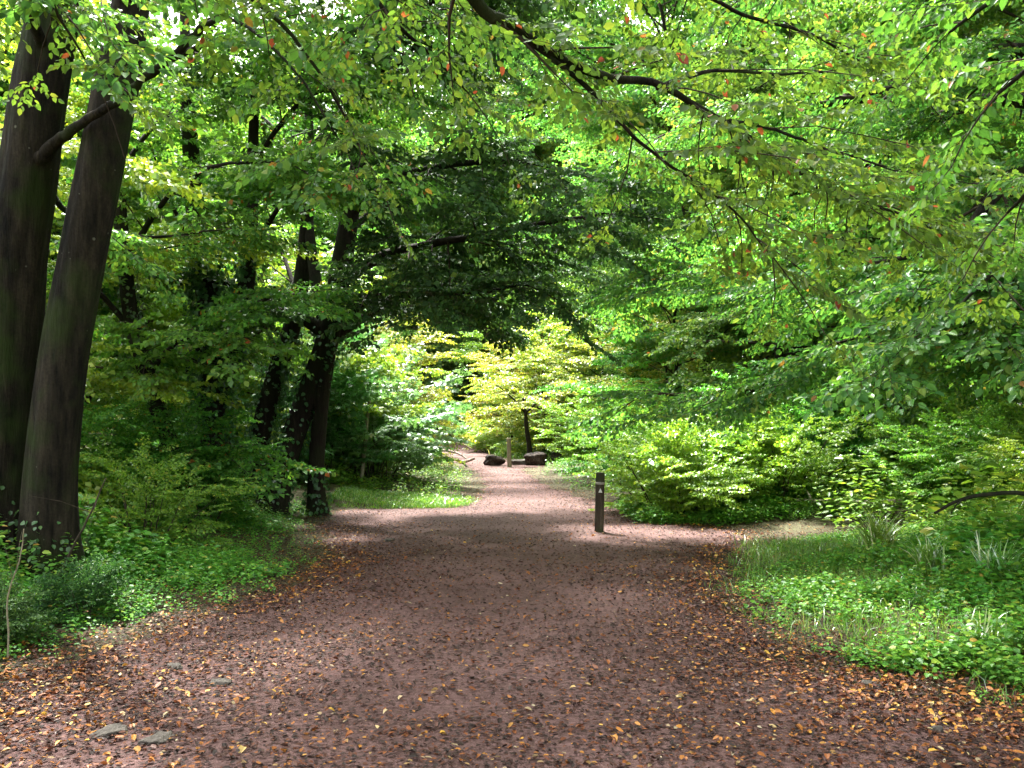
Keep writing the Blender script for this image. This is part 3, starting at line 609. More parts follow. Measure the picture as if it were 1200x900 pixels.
def main_arch_tree():
    T = Tree(103, 'mid')
    b = g0(P(316, 606, 15.2)); c = g0(P(372, 603, 15.4))
    T.add_trunk([b]+PP([(328, 560, 15.2), (344, 510, 15.2), (364, 455, 15.3), (385, 395, 15.3), (400, 310, 15.3), (415, 220, 15.3), (428, 120, 15.4), (430, 0, 15.6)]), [.25, .22, .205, .20, .205, .19, .15, .10, .05], flute=.07, sides=26)
    T.add_trunk([c]+PP([(370, 560, 15.3), (373, 510, 15.25), (378, 460, 15.2), (388, 405, 15.2)]), [.17, .145, .14, .135, .11], flute=.06, sides=20)
    T.add_trunk(PP([(384, 400, 15.4), (372, 340, 15.8), (362, 260, 16.2), (360, 150, 16.6), (366, 40, 17)]), [.12, .11, .09, .06, .03], flare=0, flute=.06, sides=14)
    lims = [([(402, 330, 15.3), (440, 305, 14.6), (490, 290, 13.8), (560, 278, 13.0), (640, 262, 12.3), (710, 250, 11.8)], [.11, .09, .07, .05, .035, .015]),
            ([(392, 385, 15.3), (430, 352, 14.7), (480, 345, 14), (550, 342, 13.3), (620, 335, 12.8)], [.12, .09, .065, .04, .015]),
            ([(390, 395, 15.3), (430, 370, 15.5), (480, 345, 16), (540, 330, 16.8), (620, 320, 17.5), (690, 300, 18)], [.1, .08, .06, .05, .03, .012]),
            ([(412, 250, 15.3), (450, 215, 14.4), (510, 200, 13.4), (590, 190, 12.6), (660, 200, 12)], [.1, .08, .06, .04, .015]),
            ([(385, 395, 15.3), (355, 372, 15.2), (330, 368, 15.0), (295, 340, 14.6), (250, 330, 14.2)], [.13, .12, .09, .06, .02]),
            ([(420, 180, 15.3), (380, 130, 14.6), (330, 90, 14), (270, 80, 13.5)], [.08, .06, .04, .02]),
            ([(425, 140, 15.4), (470, 70, 15), (540, 20, 14.6), (620, -10, 14)], [.07, .05, .035, .015]),
            ([(410, 270, 15.3), (440, 240, 16.4), (500, 200, 17.6), (570, 170, 19)], [.08, .06, .04, .015]),
            ([(430, 0, 15.6), (400, -60, 14), (330, -120, 12.6), (280, -180, 11.4), (250, -220, 10.6)], [.06, .06, .05, .03, .015]),  # limbs from the trunk top, above the view, added to shade the path
            ([(430, 0, 15.6), (430, -80, 14.2), (420, -150, 12.8), (410, -250, 11.2)], [.06, .05, .04, .015]),
            ([(430, 0, 15.6), (480, -60, 14.2), (540, -110, 12.8), (590, -150, 11.8)], [.06, .05, .04, .015]),
            ([(426, 130, 15.4), (460, 60, 13.8), (500, 10, 12.2), (560, -30, 10.8)], [.08, .06, .04, .015])]
    for k, (q, rr) in enumerate(lims):
        p, r = T.add_limb(PP(q), rr, sides=8, wob=.03)
        T.sub(p, r, start=.2, step=.24, length=1.8, dens=.19, sc=1.0, droop=.28, vert=.35)
    T.ivy(0, 900, .2, 4.2, .085, .10); T.ivy(1, 260, .0, 1.0, .08, .06)
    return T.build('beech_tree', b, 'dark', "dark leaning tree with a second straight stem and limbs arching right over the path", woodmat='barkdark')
main_arch_tree()

def left_stems():
    # thin leaning
    T = Tree(104, 'mid'); b = g0(P(232, 625, 12.8))
    T.add_trunk([b]+PP([(222, 580, 12.8), (205, 535, 12.8), (188, 490, 12.8), (172, 440, 12.8), (155, 380, 12.8), (146, 310, 12.8), (140, 220, 12.8), (150, 100, 12.8), (160, -40, 12.8)]), [.17, .14, .125, .12, .12, .11, .105, .09, .07, .03], flute=.05, sides=18)
    for q in [[(146, 310, 12.8), (180, 250, 12), (240, 200, 11.4), (320, 190, 11)], [(150, 380, 12.8), (100, 330, 12.4), (40, 320, 12)], [(150, 100, 12.8), (220, 60, 12.2), (300, 40, 11.8), (380, 70, 11.2)], [(142, 200, 12.8), (190, 140, 13.5), (260, 120, 14.5)], [(172, 440, 12.8), (210, 400, 12.2), (260, 390, 11.8)]]:
        p, r = T.add_limb(PP(q), np.linspace(.05, .015, len(q)), sides=7); T.sub(p, r, start=.1, step=.26, length=1.5, dens=.22, sc=1.0, vert=.2, droop=.2, gaps=.15)
    T.ivy(0, 500, 1.6, 4, .07, .08)
    T.build('hornbeam_tree', b, 'midgreen', "slender left leaning tree between the twin trunks and the ivy wrapped fork", woodmat='barkdark')
    # ivy clad pair
    T = Tree(105, 'mid'); b = g0(P(245, 612, 14.2)); c = P(262, 420, 14.2)
    T.add_trunk([b]+PP([(243, 560, 14.2), (245, 500, 14.2), (252, 440, 14.2), (248, 380, 14.2), (235, 300, 14.2), (225, 200, 14.2), (218, 80, 14.2), (215, -40, 14.2)]), [.27, .25, .24, .23, .2, .17, .14, .1, .05], flute=.06, sides=22)
    T.add_trunk(PP([(252, 470, 14.2), (268, 430, 14.1), (282, 380, 14.0), (292, 300, 14.0), (296, 200, 14), (300, 80, 14)]), [.17, .16, .15, .13, .10, .05], flare=0, flute=.06, sides=18)
    for q in [[(235, 300, 14.2), (200, 240, 13.4), (180, 180, 12.6)], [(292, 300, 14.0), (330, 240, 13.2), (370, 210, 12.4), (430, 200, 11.6)], [(296, 200, 14), (340, 130, 13.4), (400, 100, 12.8), (460, 110, 12.4)], [(252, 440, 14.2), (225, 400, 13.6), (200, 400, 13)], [(282, 380, 14.0), (310, 350, 13), (350, 345, 12.2)], [(218, 80, 14.2), (260, 20, 13.4), (330, -10, 12.8)], [(300, 100, 14), (360, 40, 14.6), (440, 10, 15)], [(245, 520, 14.1), (255, 520, 13.3), (265, 530, 12.8)]]:
        p, r = T.add_limb(PP(q), np.linspace(.05, .012, len(q)), sides=7); T.sub(p, r, start=.1, step=.26, length=1.5, dens=.22, sc=1.0, vert=.2, droop=.2, gaps=.15)
    T.ivy(0, 3600, 0, 4.8, .085, .2); T.ivy(1, 1200, 0, 2.4, .08, .12)
    T.build('hornbeam_tree', b, 'midgreen', "forked tree wrapped in ivy, just left of the leaning arch tree", woodmat='barkdark')
    # leaning behind
    T = Tree(106, 'mid'); b = g0(P(285, 600, 16.2))
    T.add_trunk([b]+PP([(297, 550, 16.2), (312, 480, 16.2), (330, 420, 16.2), (348, 360, 16.2), (358, 280, 16.2), (362, 180, 16.2), (360, 60, 16.2)]), [.2, .19, .18, .17, .16, .13, .1, .04], flute=.06, sides=18)
    for q in [[(330, 420, 16.2), (300, 370, 16.6), (250, 340, 17)], [(348, 360, 16.2), (330, 300, 17), (290, 250, 17.6)], [(360, 200, 16.2), (310, 140, 16.8), (250, 100, 17)], [(362, 180, 16.2), (410, 120, 17), (470, 80, 18)]]:
        p, r = T.add_limb(PP(q), np.linspace(.06, .015, len(q)), sides=7); T.sub(p, r, start=.1, step=.3, length=1.6, dens=.22, sc=1.0, vert=.2, droop=.2, gaps=.15)
    T.ivy(0, 1400, 0, 3.4, .085, .12)
    T.build('hornbeam_tree', b, 'midgreen', "thin trunk leaning right behind the ivy wrapped fork, partly hidden by leaves", woodmat='barkdark')
left_stems()

def right_tree():
    T = Tree(107, 'fine'); b = g0(np.array([6.9, 9.2, 0]))
    T.add_trunk([b, b+[0, 0, 1.5], b+[-.1, 0, 3], b+[.1, .1, 5], b+[0, .2, 8]], [.33, .29, .26, .2, .08])
    lims = [([b+[0, 0, 3.0], P(1270, 318, 9.0), P(1200, 326, 8.9), P(1150, 330, 8.9), P(1100, 342, 9.1), P(1065, 370, 9.5), P(1010, 402, 10.1), P(940, 432, 10.8), P(860, 456, 11.5), P(760, 462, 12.2)], [.13, .115, .10, .09, .085, .075, .06, .05, .035, .015]),
            ([P(1065, 370, 9.5), P(1000, 345, 10.2), P(920, 330, 11), P(830, 320, 11.8), P(750, 330, 12.6)], [.05, .04, .03, .02, .01]),
            ([b+[0, 0, 4.2], P(1220, 190, 9), P(1165, 235, 8.8), P(1130, 275, 8.6), P(1080, 300, 8.5), P(1010, 310, 8.6)], [.1, .08, .06, .05, .03, .012]),
            ([b+[0, 0, 3.6], P(1240, 260, 8), P(1180, 300, 7.2), P(1120, 360, 6.8)], [.06, .045, .025, .01]),
            ([b+[0, 0, 5.2], P(1150, 60, 9.5), P(1050, 100, 9.8), P(960, 118, 10.2), P(890, 128, 10.5), P(800, 150, 11)], [.1, .09, .075, .065, .05, .015]),
            ([b+[0, 0, 6.0], P(1180, -60, 9), P(1050, -80, 8.5), P(920, -40, 8.2)], [.08, .06, .04, .02]),
            ([b+[0, 0, 2.2], P(1230, 400, 8.5), P(1170, 375, 8.2), P(1160, 372, 8.0), P(1120, 385, 7.8)], [.06, .04, .025, .015, .01]),
            ([b+[0, 0, 4.6], P(1150, 120, 10.5), P(1030, 190, 12), P(920, 230, 13), P(820, 260, 14)], [.1, .08, .06, .04, .02])]
    for k, (q, rr) in enumerate(lims):
        p, r = T.add_limb(q, rr, sides=9, wob=.03)
        T.sub(p, r, start=.2, step=.2, length=1.6, dens=.18, droop=.16, up=.0, vert=.12)
    return T.build('hornbeam_tree', b, 'hornbeam', "tree at the right edge whose dark crooked limb reaches left in flat leafy layers")
right_tree()

def corner_tree():
    T = Tree(108, 'near'); b = g0(np.array([4.6, 2.0, 0]))
    T.add_trunk([b, b+[0, 0, 1.5], b+[-.1, 0, 3], b+[-.2, .1, 5], b+[-.2, .2, 7]], [.2, .17, .15, .12, .05], sides=16)
    for q in [[b+[-.1, 0, 3.2], P(1330, 60, 3.6), P(1240, 60, 3.7), P(1170, 110, 3.8)], [b+[-.1, 0, 3.0], P(1340, 180, 3.8), P(1240, 200, 4.0), P(1180, 250, 4.1)], [b+[-.1, 0, 3.6], P(1280, -30, 3.8), P(1180, -10, 4.1), P(1110, 40, 4.4)]]:
        p, r = T.add_limb(q, np.linspace(.035, .006, len(q)), sides=6); T.sub(p, r, start=.5, step=.2, length=.5, dens=.28, sc=.9, droop=.3)
    return T.build('hornbeam_tree', b, 'near', "tree outside the right edge whose dark close leaves hang into the upper right corner")
corner_tree()

# ------------------------------------------------------------------ archetype trees (placed many times)
def auto_tree(seed, H, hb, Rc, tpl, leafmat, nl=16, dens=.26, sub_len=1.5, step=.42, sc=1.0, woodmat='barkdark', name='woodland_tree', label='', cat='tree', tr=.16, shape='round', droop=.1):
    T = Tree(seed, tpl); r = T.r
    lean = r.normal(0, .06, 2)
    pts = [np.array([0, 0, -.1])]+[np.array([lean[0]*z+r.normal(0, .08), lean[1]*z+r.normal(0, .08), z]) for z in np.linspace(1, H*.93, 6)]
    p, rad = T.add_trunk(pts, np.linspace(tr, .03, len(pts)), sides=12, flute=.05, step=.3)
    for k in range(nl):
        f = (k+.5)/nl; z = hb+(H*.92-hb)*f; i = int(np.argmin(abs(p[:, 2]-z)))
        prof = math.sin(math.pi*min(1, .18+.80*f))**.6 if shape == 'round' else (1-.75*f)
        L = Rc*prof*r.uniform(.75, 1.15); a = k*2.4+r.uniform(-.4, .4); el = .15+.9*f
        d = np.array([math.cos(a)*math.cos(el), math.sin(a)*math.cos(el), math.sin(el)])
        q = [p[i]]; n = 5
        for j in range(n): d = nrm(d+np.array([0, 0, -.12])+r.normal(0, .1, 3)); q.append(q[-1]+d*L/n)
        pp, rr = smooth_path(q, np.linspace(max(.02, rad[i]*.55), .01, len(q)), .3)
        tube(T.twig, pp, rr, 5, cap=False)
        T.sub(pp, rr, start=.2, step=step, length=sub_len*(.6+.4*prof), dens=dens, sc=sc, sides=3, droop=droop)
    return T.build(name, (0, 0, 0), leafmat, label, cat, woodmat=woodmat, twigs=False)

A = {}
A['round'] = auto_tree(201, 11, 2.6, 4.4, 'mid', 'hornbeam', nl=30, step=.40, dens=.26, sub_len=1.7, sc=1.2)
A['tall'] = auto_tree(202, 15, 3.5, 4.6, 'far', 'hornbeam', nl=34, step=.5, dens=.36, sub_len=2.0, sc=1.1)
A['bushy'] = auto_tree(203, 8, .9, 3.4, 'mid', 'hornbeam', nl=26, step=.38, dens=.26, sub_len=1.5, sc=1.1, tr=.10)
A['canopy'] = auto_tree(205, 15, 8.0, 6.6, 'mid', 'hornbeam', nl=30, step=.42, dens=.26, sub_len=2.0, sc=1.3, tr=.24)
A['hazel'] = auto_tree(204, 5.2, .5, 2.8, 'far', 'yellow', nl=22, step=.36, dens=.28, sub_len=1.3, sc=.75, tr=.06)
used = set()
GRP = "trees standing in the wood behind the path"
def put(kind, x, y, rz, sc, label, leafmat=None, group=GRP, cat=None, name=None):
    src = A[kind]; z = gz(x, y)
    if kind not in used and (leafmat is None or kind == 'bushy'):
        used.add(kind); o = src
        if leafmat:
            for ch in src.children:
                if ch.name.split('.')[0] in ('crown', 'foliage'): ch.material_slots[0].link = 'OBJECT'; ch.material_slots[0].material = M[leafmat]
        o.location = (x, y, z); o.rotation_euler = (0, 0, rz); o.scale = (sc,)*3 if np.isscalar(sc) else sc; o['label'] = label; o['group'] = group
    else: o = dup(src, (x, y, z), rz, sc, label, group, leafmat)
    if cat: o['category'] = cat
    if name: o.name = name
    return o
TREES = [
 ('round', -11, 24.0, 0.3, 1.0, "round crowned tree behind the leaning arch tree", None),
 ('round', -11.5, 17.5, 2.1, .95, "leafy tree behind the slender left leaning trunk", None),
 ('bushy', -7.4, 12.0, 1.1, .85, "low bushy tree just right of the twin trunks", 'lime'),  # lighter lime leaves stand in for light on this left foliage
 ('bushy', -11.5, 12.5, 4.1, 1.1, "bushy tree seen left of the twin trunks", 'midgreen'),
 ('tall', -13, 23, 3.3, .95, "tall tree deep in the left of the wood", None),
 ('tall', -10.5, 38, 5.3, 1.0, "tall tree beyond the round crowned tree", None),
 ('bushy', -8.0, 21, 3.6, .8, "bushy tree low behind the ivy clad stems", 'lime'),
 ('hazel', -8.6, 17.6, 3.6, 1.1, "hazel glowing yellow green behind the slender leaning tree", 'lime'),  # lime leaf colour stands in for sunlight in the shaded left wood
 ('hazel', -5.6, 20.2, 1.6, 1.0, "hazel behind the forked ivy tree", 'lime'),
 ('hazel', 1.5, 40.6, 1.9, .9, "hazel with the brightest yellow leaves just behind the two logs", None),
 ('hazel', 5.4, 36.6, 3.9, 1.0, "hazel with yellow leaves on the bank beside the logs", None),
 ('round', 7.6, 23.5, 1.9, 1.05, "round tree right of the path beyond the lime green bush", None),
 ('bushy', 8.0, 18, 4.4, .95, "bushy tree behind the lime green bush", 'bush'),
 ('round', 10.6, 15.0, 3.0, 1.0, "round tree behind the fallen log on the right", None),
 ('bushy', 10.4, 11.2, 2.6, .80, "low bushy tree at the right edge behind the nettles", 'bush'),
 ('tall', 9.5, 27, 1.2, 1.0, "tall tree high above the right thicket", None),
 ('tall', 15.5, 20, 4.9, 1.05, "tall tree beyond the right edge tree", None),
 ('bushy', 5.4, 28.5, .9, .95, "bushy tree on the right bank before the logs", 'bush'),
 ('round', 7.6, 36, 5.9, 1.0, "round tree behind the right bank thicket", None),
 ('hazel', -4.4, 31, .5, .95, "hazel with lit yellow leaves left of the far bend", None),
 ('hazel', -6.8, 27, 4.5, .95, "hazel with yellow green leaves behind the sycamore thicket", None),
 ('hazel', 1.6, 43.5, 1.5, 1.15, "hazel with yellow leaves above the thin dark stem at the far bend", None),
 ('hazel', 4.4, 41, 2.9, 1.15, "yellow hazel right of the far logs", None),
 ('hazel', .1, 48.5, 3.8, 1.1, "pale yellow hazel beyond the far grass", None),
 ('hazel', 6.0, 33.5, 5.0, 1.1, "yellow leaved hazel over the right bank", None),
 ('tall', -3.5, 72, 2.0, 2.3, "tall tree closing the view above the far bend", None),
 ('tall', 6.5, 75, 4.0, 2.4, "tall tree behind the yellow hazels", None),
 ('tall', -13.5, 46, 5.5, 1.0, "tall dark tree left of the far bend", None),
 ('tall', 11, 47, .7, 1.0, "tall tree far back on the right", None),
 ('tall', -16, 36, 3.0, 1.1, "tall tree far back on the left", None),
 ('tall', -8.0, 74, 1.3, 1.2, "tree in deep shade at the end of the path", None),
 ('tall', -13, 62, .3, 1.2, "shaded tree left of the end of the path", None),
 ('tall', 1, 84, 5.1, 2.6, "farthest tall tree in line with the path", None),
 ('tall', -11.5, 29, 2.6, .95, "tall tree just behind the round crowned tree left of the path", None),
 ('tall', 12.0, 21.5, 3.9, .95, "tall tree right of the path behind the lime bushes", None),
 ('tall', -12.0, 18.5, 1.0, .9, "tall tree seen between the twin trunks and the slender tree", None),
 ('tall', 13.5, 27, 0.2, 1.05, "tall tree behind the right edge thicket", None),
 ('tall', -14, 78, 5.0, 2.4, 'tallest tree far behind the leaning arch tree', None),
 ('tall', 18, 76, 5.0, 2.4, 'tallest tree far behind on the right', None),
 ('canopy', 10.8, 12.5, 2.0, 1.0, 'unseen high tree added outside the right edge to shade the path', None),  # out of view, added to shade the near path; next two likewise
 ('canopy', 4.6, -1.0, 3.0, .9, 'unseen high tree added behind the viewer on the right for shade', None),  # out of view, added for overhead shade
 ('canopy', -5.0, -3.0, 4.0, .9, 'unseen high tree added behind the viewer on the left for shade', None),
 ('canopy', 7.5, 31, 1.0, 1.3, 'high crowned tree spreading over the path beyond the far bank', None),
 ('canopy', 12.5, 30, 3.0, 1.35, 'high crowned tree far right above the thickets', None),
 ('hazel', 2.6, 53, 2.0, 1.8, "tall green hazel straight behind the two logs", 'bush'),
 ('hazel', 6.6, 49, 3.0, 1.7, "tall yellow green hazel far behind the lime bushes", 'lime'),
 ('hazel', -7.8, 41, 4.0, 1.4, "yellow green hazel far behind the sycamore thicket", 'lime'),
 ('tall', -10, 35, 3.7, 1.1, "tall tree far behind the ivy clad stems", None),
 ('tall', 7.5, 45, 2.9, 1.1, "tall tree behind the right yellow hazel", None),
 ('tall', -20, 28, 4.4, 1.1, "tall tree at the far left of the wood", None),
 ('tall', 18, 34, 2.3, 1.1, "tall tree far right behind the round trees", None),
]
for k, x, y, rz, s, lb, lm in TREES: put(k, x, y, rz, s, lb, lm)

# shrubs ------------------------------------------------------------
def shrub(seed, Hh, Rr, tpl, leafmat, n=26, sc=.7, name='shrub', label='', cat='shrub', spread=.9):
    T = Tree(seed, tpl); r = T.r; b = Buf()
    for k in range(n):
        a = r.uniform(0, 6.28); tilt = abs(r.normal(.35, .3)); L = Hh*r.uniform(.6, 1.1)
        p0 = np.array([math.cos(a), math.sin(a), 0])*r.uniform(0, .25*Rr); d = np.array([math.cos(a)*math.sin(tilt)*Rr/Hh*spread*1.6, math.sin(a)*math.sin(tilt)*Rr/Hh*spread*1.6, math.cos(tilt)]); d = nrm(d)
        q = [p0-[0, 0, .1]]; 
        for j in range(6): d = nrm(d+r.normal(0, .09, 3)+[0, 0, -.05]); q.append(q[-1]+d*L/6)
        q = np.array(q); tube(b, q, np.linspace(.014, .004, 7), 4, cap=False)
        T.sub(q, np.linspace(.01, .004, 7), start=.18, step=.20*Hh/1.5, length=.32*Hh, dens=.3, sc=sc, sides=3, wood=False, up=.1)
    T.trunk = [b]
    return T.build(name, (0, 0, 0), leafmat, label, cat, woodmat='twig', twigs=False, crown='foliage', trunkname='stem')
A['syc'] = shrub(301, 3.0, 2.0, 'syc', 'pale', n=30, sc=.95)
A['bush'] = shrub(302, 1.3, 1.1, 'mid', 'lime', n=30, sc=.55)
A['thicket'] = shrub(303, 2.4, 1.8, 'mid', 'bush', n=30, sc=.8)
A['sapling'] = shrub(304, 1.2, .8, 'fine', 'bush', n=12, sc=.6)
A['nearsap'] = shrub(305, .75, .6, 'fine', 'dark', n=14, sc=.6)
SG = "shrubs growing beside the path"
SHR = [
 ('syc', -3.6, 22.0, .4, .95, "large pale sycamore thicket left of the bend", None),
 ('syc', -4.7, 20.4, 2.4, .95, "sycamore sapling thicket right behind the straight dark stem", None),
 ('syc', -5.4, 25.5, 1.4, 1.15, "taller sycamore thicket at the back of the left bank", None),
 ('thicket', -6.6, 17.8, 1.4, 1.0, "green thicket behind the forked ivy tree", 'lime'),  # lime leaf colour makes this shaded thicket look lit
 ('thicket', -5.4, 12.9, 3.4, .72, "bushy hornbeam regrowth at the foot of the ivy clad stems", 'midgreen'),
 ('thicket', -6.4, 10.6, 5.4, .7, "green shrub behind the bank right of the twin trunks", 'midgreen'),
 ('sapling', -4.4, 12.2, .3, .7, "small leafy sapling at the foot of the arch tree", 'midgreen'),
 ('sapling', -4.4, 10.2, 2.3, .9, "small sapling in the middle of the left bank", None),
 ('nearsap', -3.75, 6.2, 2.3, .5, "dark leaved seedling clump in front of the twin trunks", None),
 ('nearsap', -3.5, 7.0, .3, .5, "dark low bramble at the right foot of the twin trunks", None),
 ('bush', 2.7, 14.9, .3, 1.05, "lime green bush on the corner behind the marker post", None),
 ('bush', 3.6, 15.4, 1.9, 1.25, "middle lime green bush beside the side path", None),
 ('bush', 4.7, 15.0, 3.3, 1.1, "rightmost lime green bush beside the side path", None),
 ('thicket', 3.3, 18.6, .8, .85, "green thicket behind the lime bushes near the path", None),
 ('thicket', 5.4, 17.4, 2.8, 1.0, "green thicket behind the lime bushes away from the path", None),
 ('thicket', 3.2, 23.5, 4.8, 1.0, "thicket on the right bank halfway to the bend", None),
 ('thicket', 3.0, 29.5, 1.8, 1.0, "thicket right of the far logs", None),
 ('thicket', 8.2, 14.2, 5.8, .95, "thicket behind the fallen log", None),
 ('thicket', 9.0, 11.0, .2, .8, "thicket behind the nettles at the right edge", None),
 ('sapling', 7.6, 12.3, 1.2, 1.1, "slim sapling beside the tall grass tuft", None),
 ('thicket', 6.9, 12.9, .9, .6, 'low thicket between the pale log and the right edge', None),
 ('thicket', 6.6, 10.0, 2.2, .5, 'small thicket right of the tall grass tuft', 'lime'),
 ('sapling', 7.0, 9.6, 4.2, 1.1, "sapling in front of the right nettles", None),
 ('thicket', -1.3, 46, 1.1, .7, "bright thicket on the inside of the far bend", 'lime'),
 ('thicket', 1.0, 41.8, 4.1, .8, "bright thicket behind the pale post", 'lime'),
]
for k, x, y, rz, s, lb, lm in SHR: put(k, x, y, rz, s, lb, lm, group=SG, cat='shrub')

# distant closing woodland (uncountable mass)
def far_wood():
    r = np.random.default_rng(77); n = 9000
    th = r.uniform(-.72, .72, n); d = r.uniform(82, 105, n); x = np.tan(th)*d; z = r.uniform(0, 34, n)**1.0
    pos = np.stack([x, d, z], 1)
    yaw = r.uniform(0, 6.28, n); f = np.stack([np.cos(yaw), np.sin(yaw), r.normal(0, .2, n)], 1); nn = nrm(r.normal(0, .5, (n, 3))+[0, 0, 1])
    lb = Buf(); place_templates(TPL['far'], pos, rotm(f, nn), r.uniform(2.5, 4, n), r, lb)
    tag(link('distant_woodland', lb.mesh('distant_woodland'), M['hornbeam']), "mass of far trees closing the view behind the wood", "woodland", None, 'stuff')
far_wood()

# ------------------------------------------------------------------ marker posts
def marker_post(base, h, r0, lean, label, m, band, tri):
    root = bpy.data.objects.new('marker_post', None); COL.objects.link(root); root.location = base; root.rotation_euler = lean
    tag(root, label, 'post', 'timber marker posts')
    b = Buf(); pr = np.array([[0, 0, -.1], [0, 0, .3*h], [0, 0, .6*h], [0, 0, h-.02], [0, 0, h-.001]]); 
    p, rr = smooth_path(pr, [r0*1.05, r0*1.02, r0, r0, r0*.9], .06); rr[-1] = r0*.88
    tube(b, p, rr, 20, .012, np.random.default_rng(5)); link('shaft', b.mesh('shaft', (0, 0, 0), True), M[m], root)
    if band:
        b = Buf(); zz = np.linspace(h*.80, h*.84, 3); tube(b, np.stack([zz*0, zz*0, zz], 1), [r0*1.04]*3, 20, 0); link('band', b.mesh('band', (0, 0, 0), True), M['grey'], root)
    if tri:
        s = .028; z = h*.70; y0 = -r0*1.06
        V = [(-s, y0, z-s), (s, y0, z-s), (0, y0, z+s*1.3), (-s, y0+.02, z-s), (s, y0+.02, z-s), (0, y0+.02, z+s*1.3)]
        me = bpy.data.meshes.new('waymark'); me.from_pydata(V, [], [(0, 1, 2), (5, 4, 3), (0, 3, 4, 1), (1, 4, 5, 2), (2, 5, 3, 0)]); link('waymark', me, M['white'], root)
    return root
q = P(702, 625, 12.8); marker_post((q[0], q[1], gz(q[0], q[1])+.01), .90, .067, (0, R(1.2), 0), "dark round timber post with a pale triangle mark, standing at the edge of the path", 'mossy', True, True)
q = P(597, 548, 33.3); marker_post((q[0], q[1], gz(q[0], q[1])+.01), 1.15, .085, (0, R(-1), 0), "pale far post in front of the logs at the bend", 'lightstem', False, False)

# logs, stones, stump, branches ------------------------------------------------------------
def rough_block(name, label, cat, loc, dims, rz, m, seed, group=None):
    import bmesh
    bm = bmesh.new(); bmesh.ops.create_icosphere(bm, subdivisions=4, radius=1); r = np.random.default_rng(seed); a = r.uniform(0, 6, 9)
    for v in bm.verts:
        c = v.co; k = max(abs(c.x), abs(c.y), abs(c.z)); c *= (1/k)**.45
        nse = 1+.10*math.sin(3*c.x+a[0]+2*c.y)+.09*math.sin(4*c.z+a[1]+3*c.x)+.06*math.sin(7*c.y+a[2]+5*c.z)+.03*math.sin(13*c.x+a[3])*math.sin(11*c.z+a[4])
        v.co = Vector((c.x*dims[0], c.y*dims[1], c.z*dims[2]))*nse
    me = bpy.data.meshes.new(name); bm.to_mesh(me); bm.free()
    for p in me.polygons: p.use_smooth = True
    o = link(name, me, M[m]); o.location = loc; o.rotation_euler = (0, 0, rz); tag(o, label, cat, group); return o
q = P(580, 546, 34.8); rough_block('log_block', "small dark block of wood left of the pale far post", 'log', (q[0], q[1], .2), (.40, .3, .22), .2, 'log', 1)
q = P(625, 545, 35.0); rough_block('log_block', "large cut log with a brown end face right of the pale far post", 'log', (q[0]+.1, q[1], .26), (.5, .4, .28), -.2, 'log', 2)
q = P(608, 545, 35.5); rough_block('log_block', "flat grey lump between the two dark logs", 'log', (q[0], q[1], .1), (.35, .25, .14), .4, 'stone', 3)
for k, (px, py, w_, d_, lb) in enumerate([(258, 803, .12, .09, "flat grey stone sunk in the fallen leaves left of the path middle"), (128, 866, .13, .10, "flat grey stone near the lower left corner"), (185, 872, .15, .10, "flat stone just right of the one nearest the lower left corner"), (205, 785, .10, .07, "small brown stone by the left bank edge"), (1020, 805, .10, .06, "grey stone at the edge of the right bank"), (1098, 862, .05, .04, "small stone near the lower right corner"), (455, 636, .14, .10, "worn grey stone in the dark shade across the path")]):
    d = 1600/(py-500); q = P(px, py, d)
    rough_block('stone', lb, 'stone', (q[0], q[1], gz(q[0], q[1])+.018), (w_*.6, d_*.6, .03), k*.7, 'stone', 20+k, "stones lying on the path")
# thin far stem and dark stump
T = Tree(401); b = g0(P(622, 543, 37)); T.add_trunk([b]+PP([(620, 520, 37), (617, 500, 37), (616, 484, 37), (613, 466, 37)]), [.13, .11, .10, .08, .04], sides=12)
p, r = T.add_limb(PP([(616, 484, 37), (636, 468, 36.5), (668, 455, 36)]), [.05, .03, .015]); T.tpl = 'far'; T.sub(p, r, step=.35, length=1.3, dens=.3, sc=.7)
p, r = T.add_limb(PP([(616, 484, 37), (600, 466, 36.5), (580, 450, 36)]), [.05, .03, .015]); T.sub(p, r, step=.35, length=1.3, dens=.3, sc=.7)
T.build('hazel_tree', b, 'yellow', "thin dark stem rising behind the far logs", woodmat='barkdark')
T = Tree(402); b = g0(P(659, 540, 38)); T.add_trunk([b]+PP([(660, 520, 38), (660, 500, 38), (659, 492, 38)]), [.42, .36, .34, .30], sides=16, flute=.09)
T.ivy(0, 130, 0, .9, .12, .1)
T.build('tree_stump', b, 'yellow', "black broken stump right of the far logs", 'stump', woodmat='barkdark')

def branch_thing(name, label, pts, rad, m, cat='branch', side=0, seed=0, group=None):
    r = np.random.default_rng(seed); b = Buf(); p, rr = smooth_path(pts, rad, .06); p = p+np.cumsum(r.normal(0, .002, p.shape), 0)
    tube(b, p, rr, 9, .07, r)
    for k in range(side):
        i = r.integers(len(p)//4, len(p)-2); d = nrm(r.normal(0, 1, 3)+[0, 0, .5]); L = r.uniform(.2, .6)*max(1, rad[0]*15)
        q = np.array([p[i], p[i]+d*L*.5, p[i]+d*L+[0, 0, -.05]]); tube(b, q, [rr[i]*.5, rr[i]*.3, rr[i]*.1], 5)
    o = link(name, b.mesh(name, p[0], True), M[m]); o.location = p[0]; tag(o, label, cat, group); return o
branch_thing('fallen_log', "pale barkless log lying behind the grass tuft on the right bank", [np.array([4.7, 14.5, .34]), np.array([5.2, 14.2, .31]), np.array([5.8, 13.9, .32]), np.array([6.3, 13.8, .36])], [.05, .08, .085, .07], 'deadwood', 'log', 2, 3)
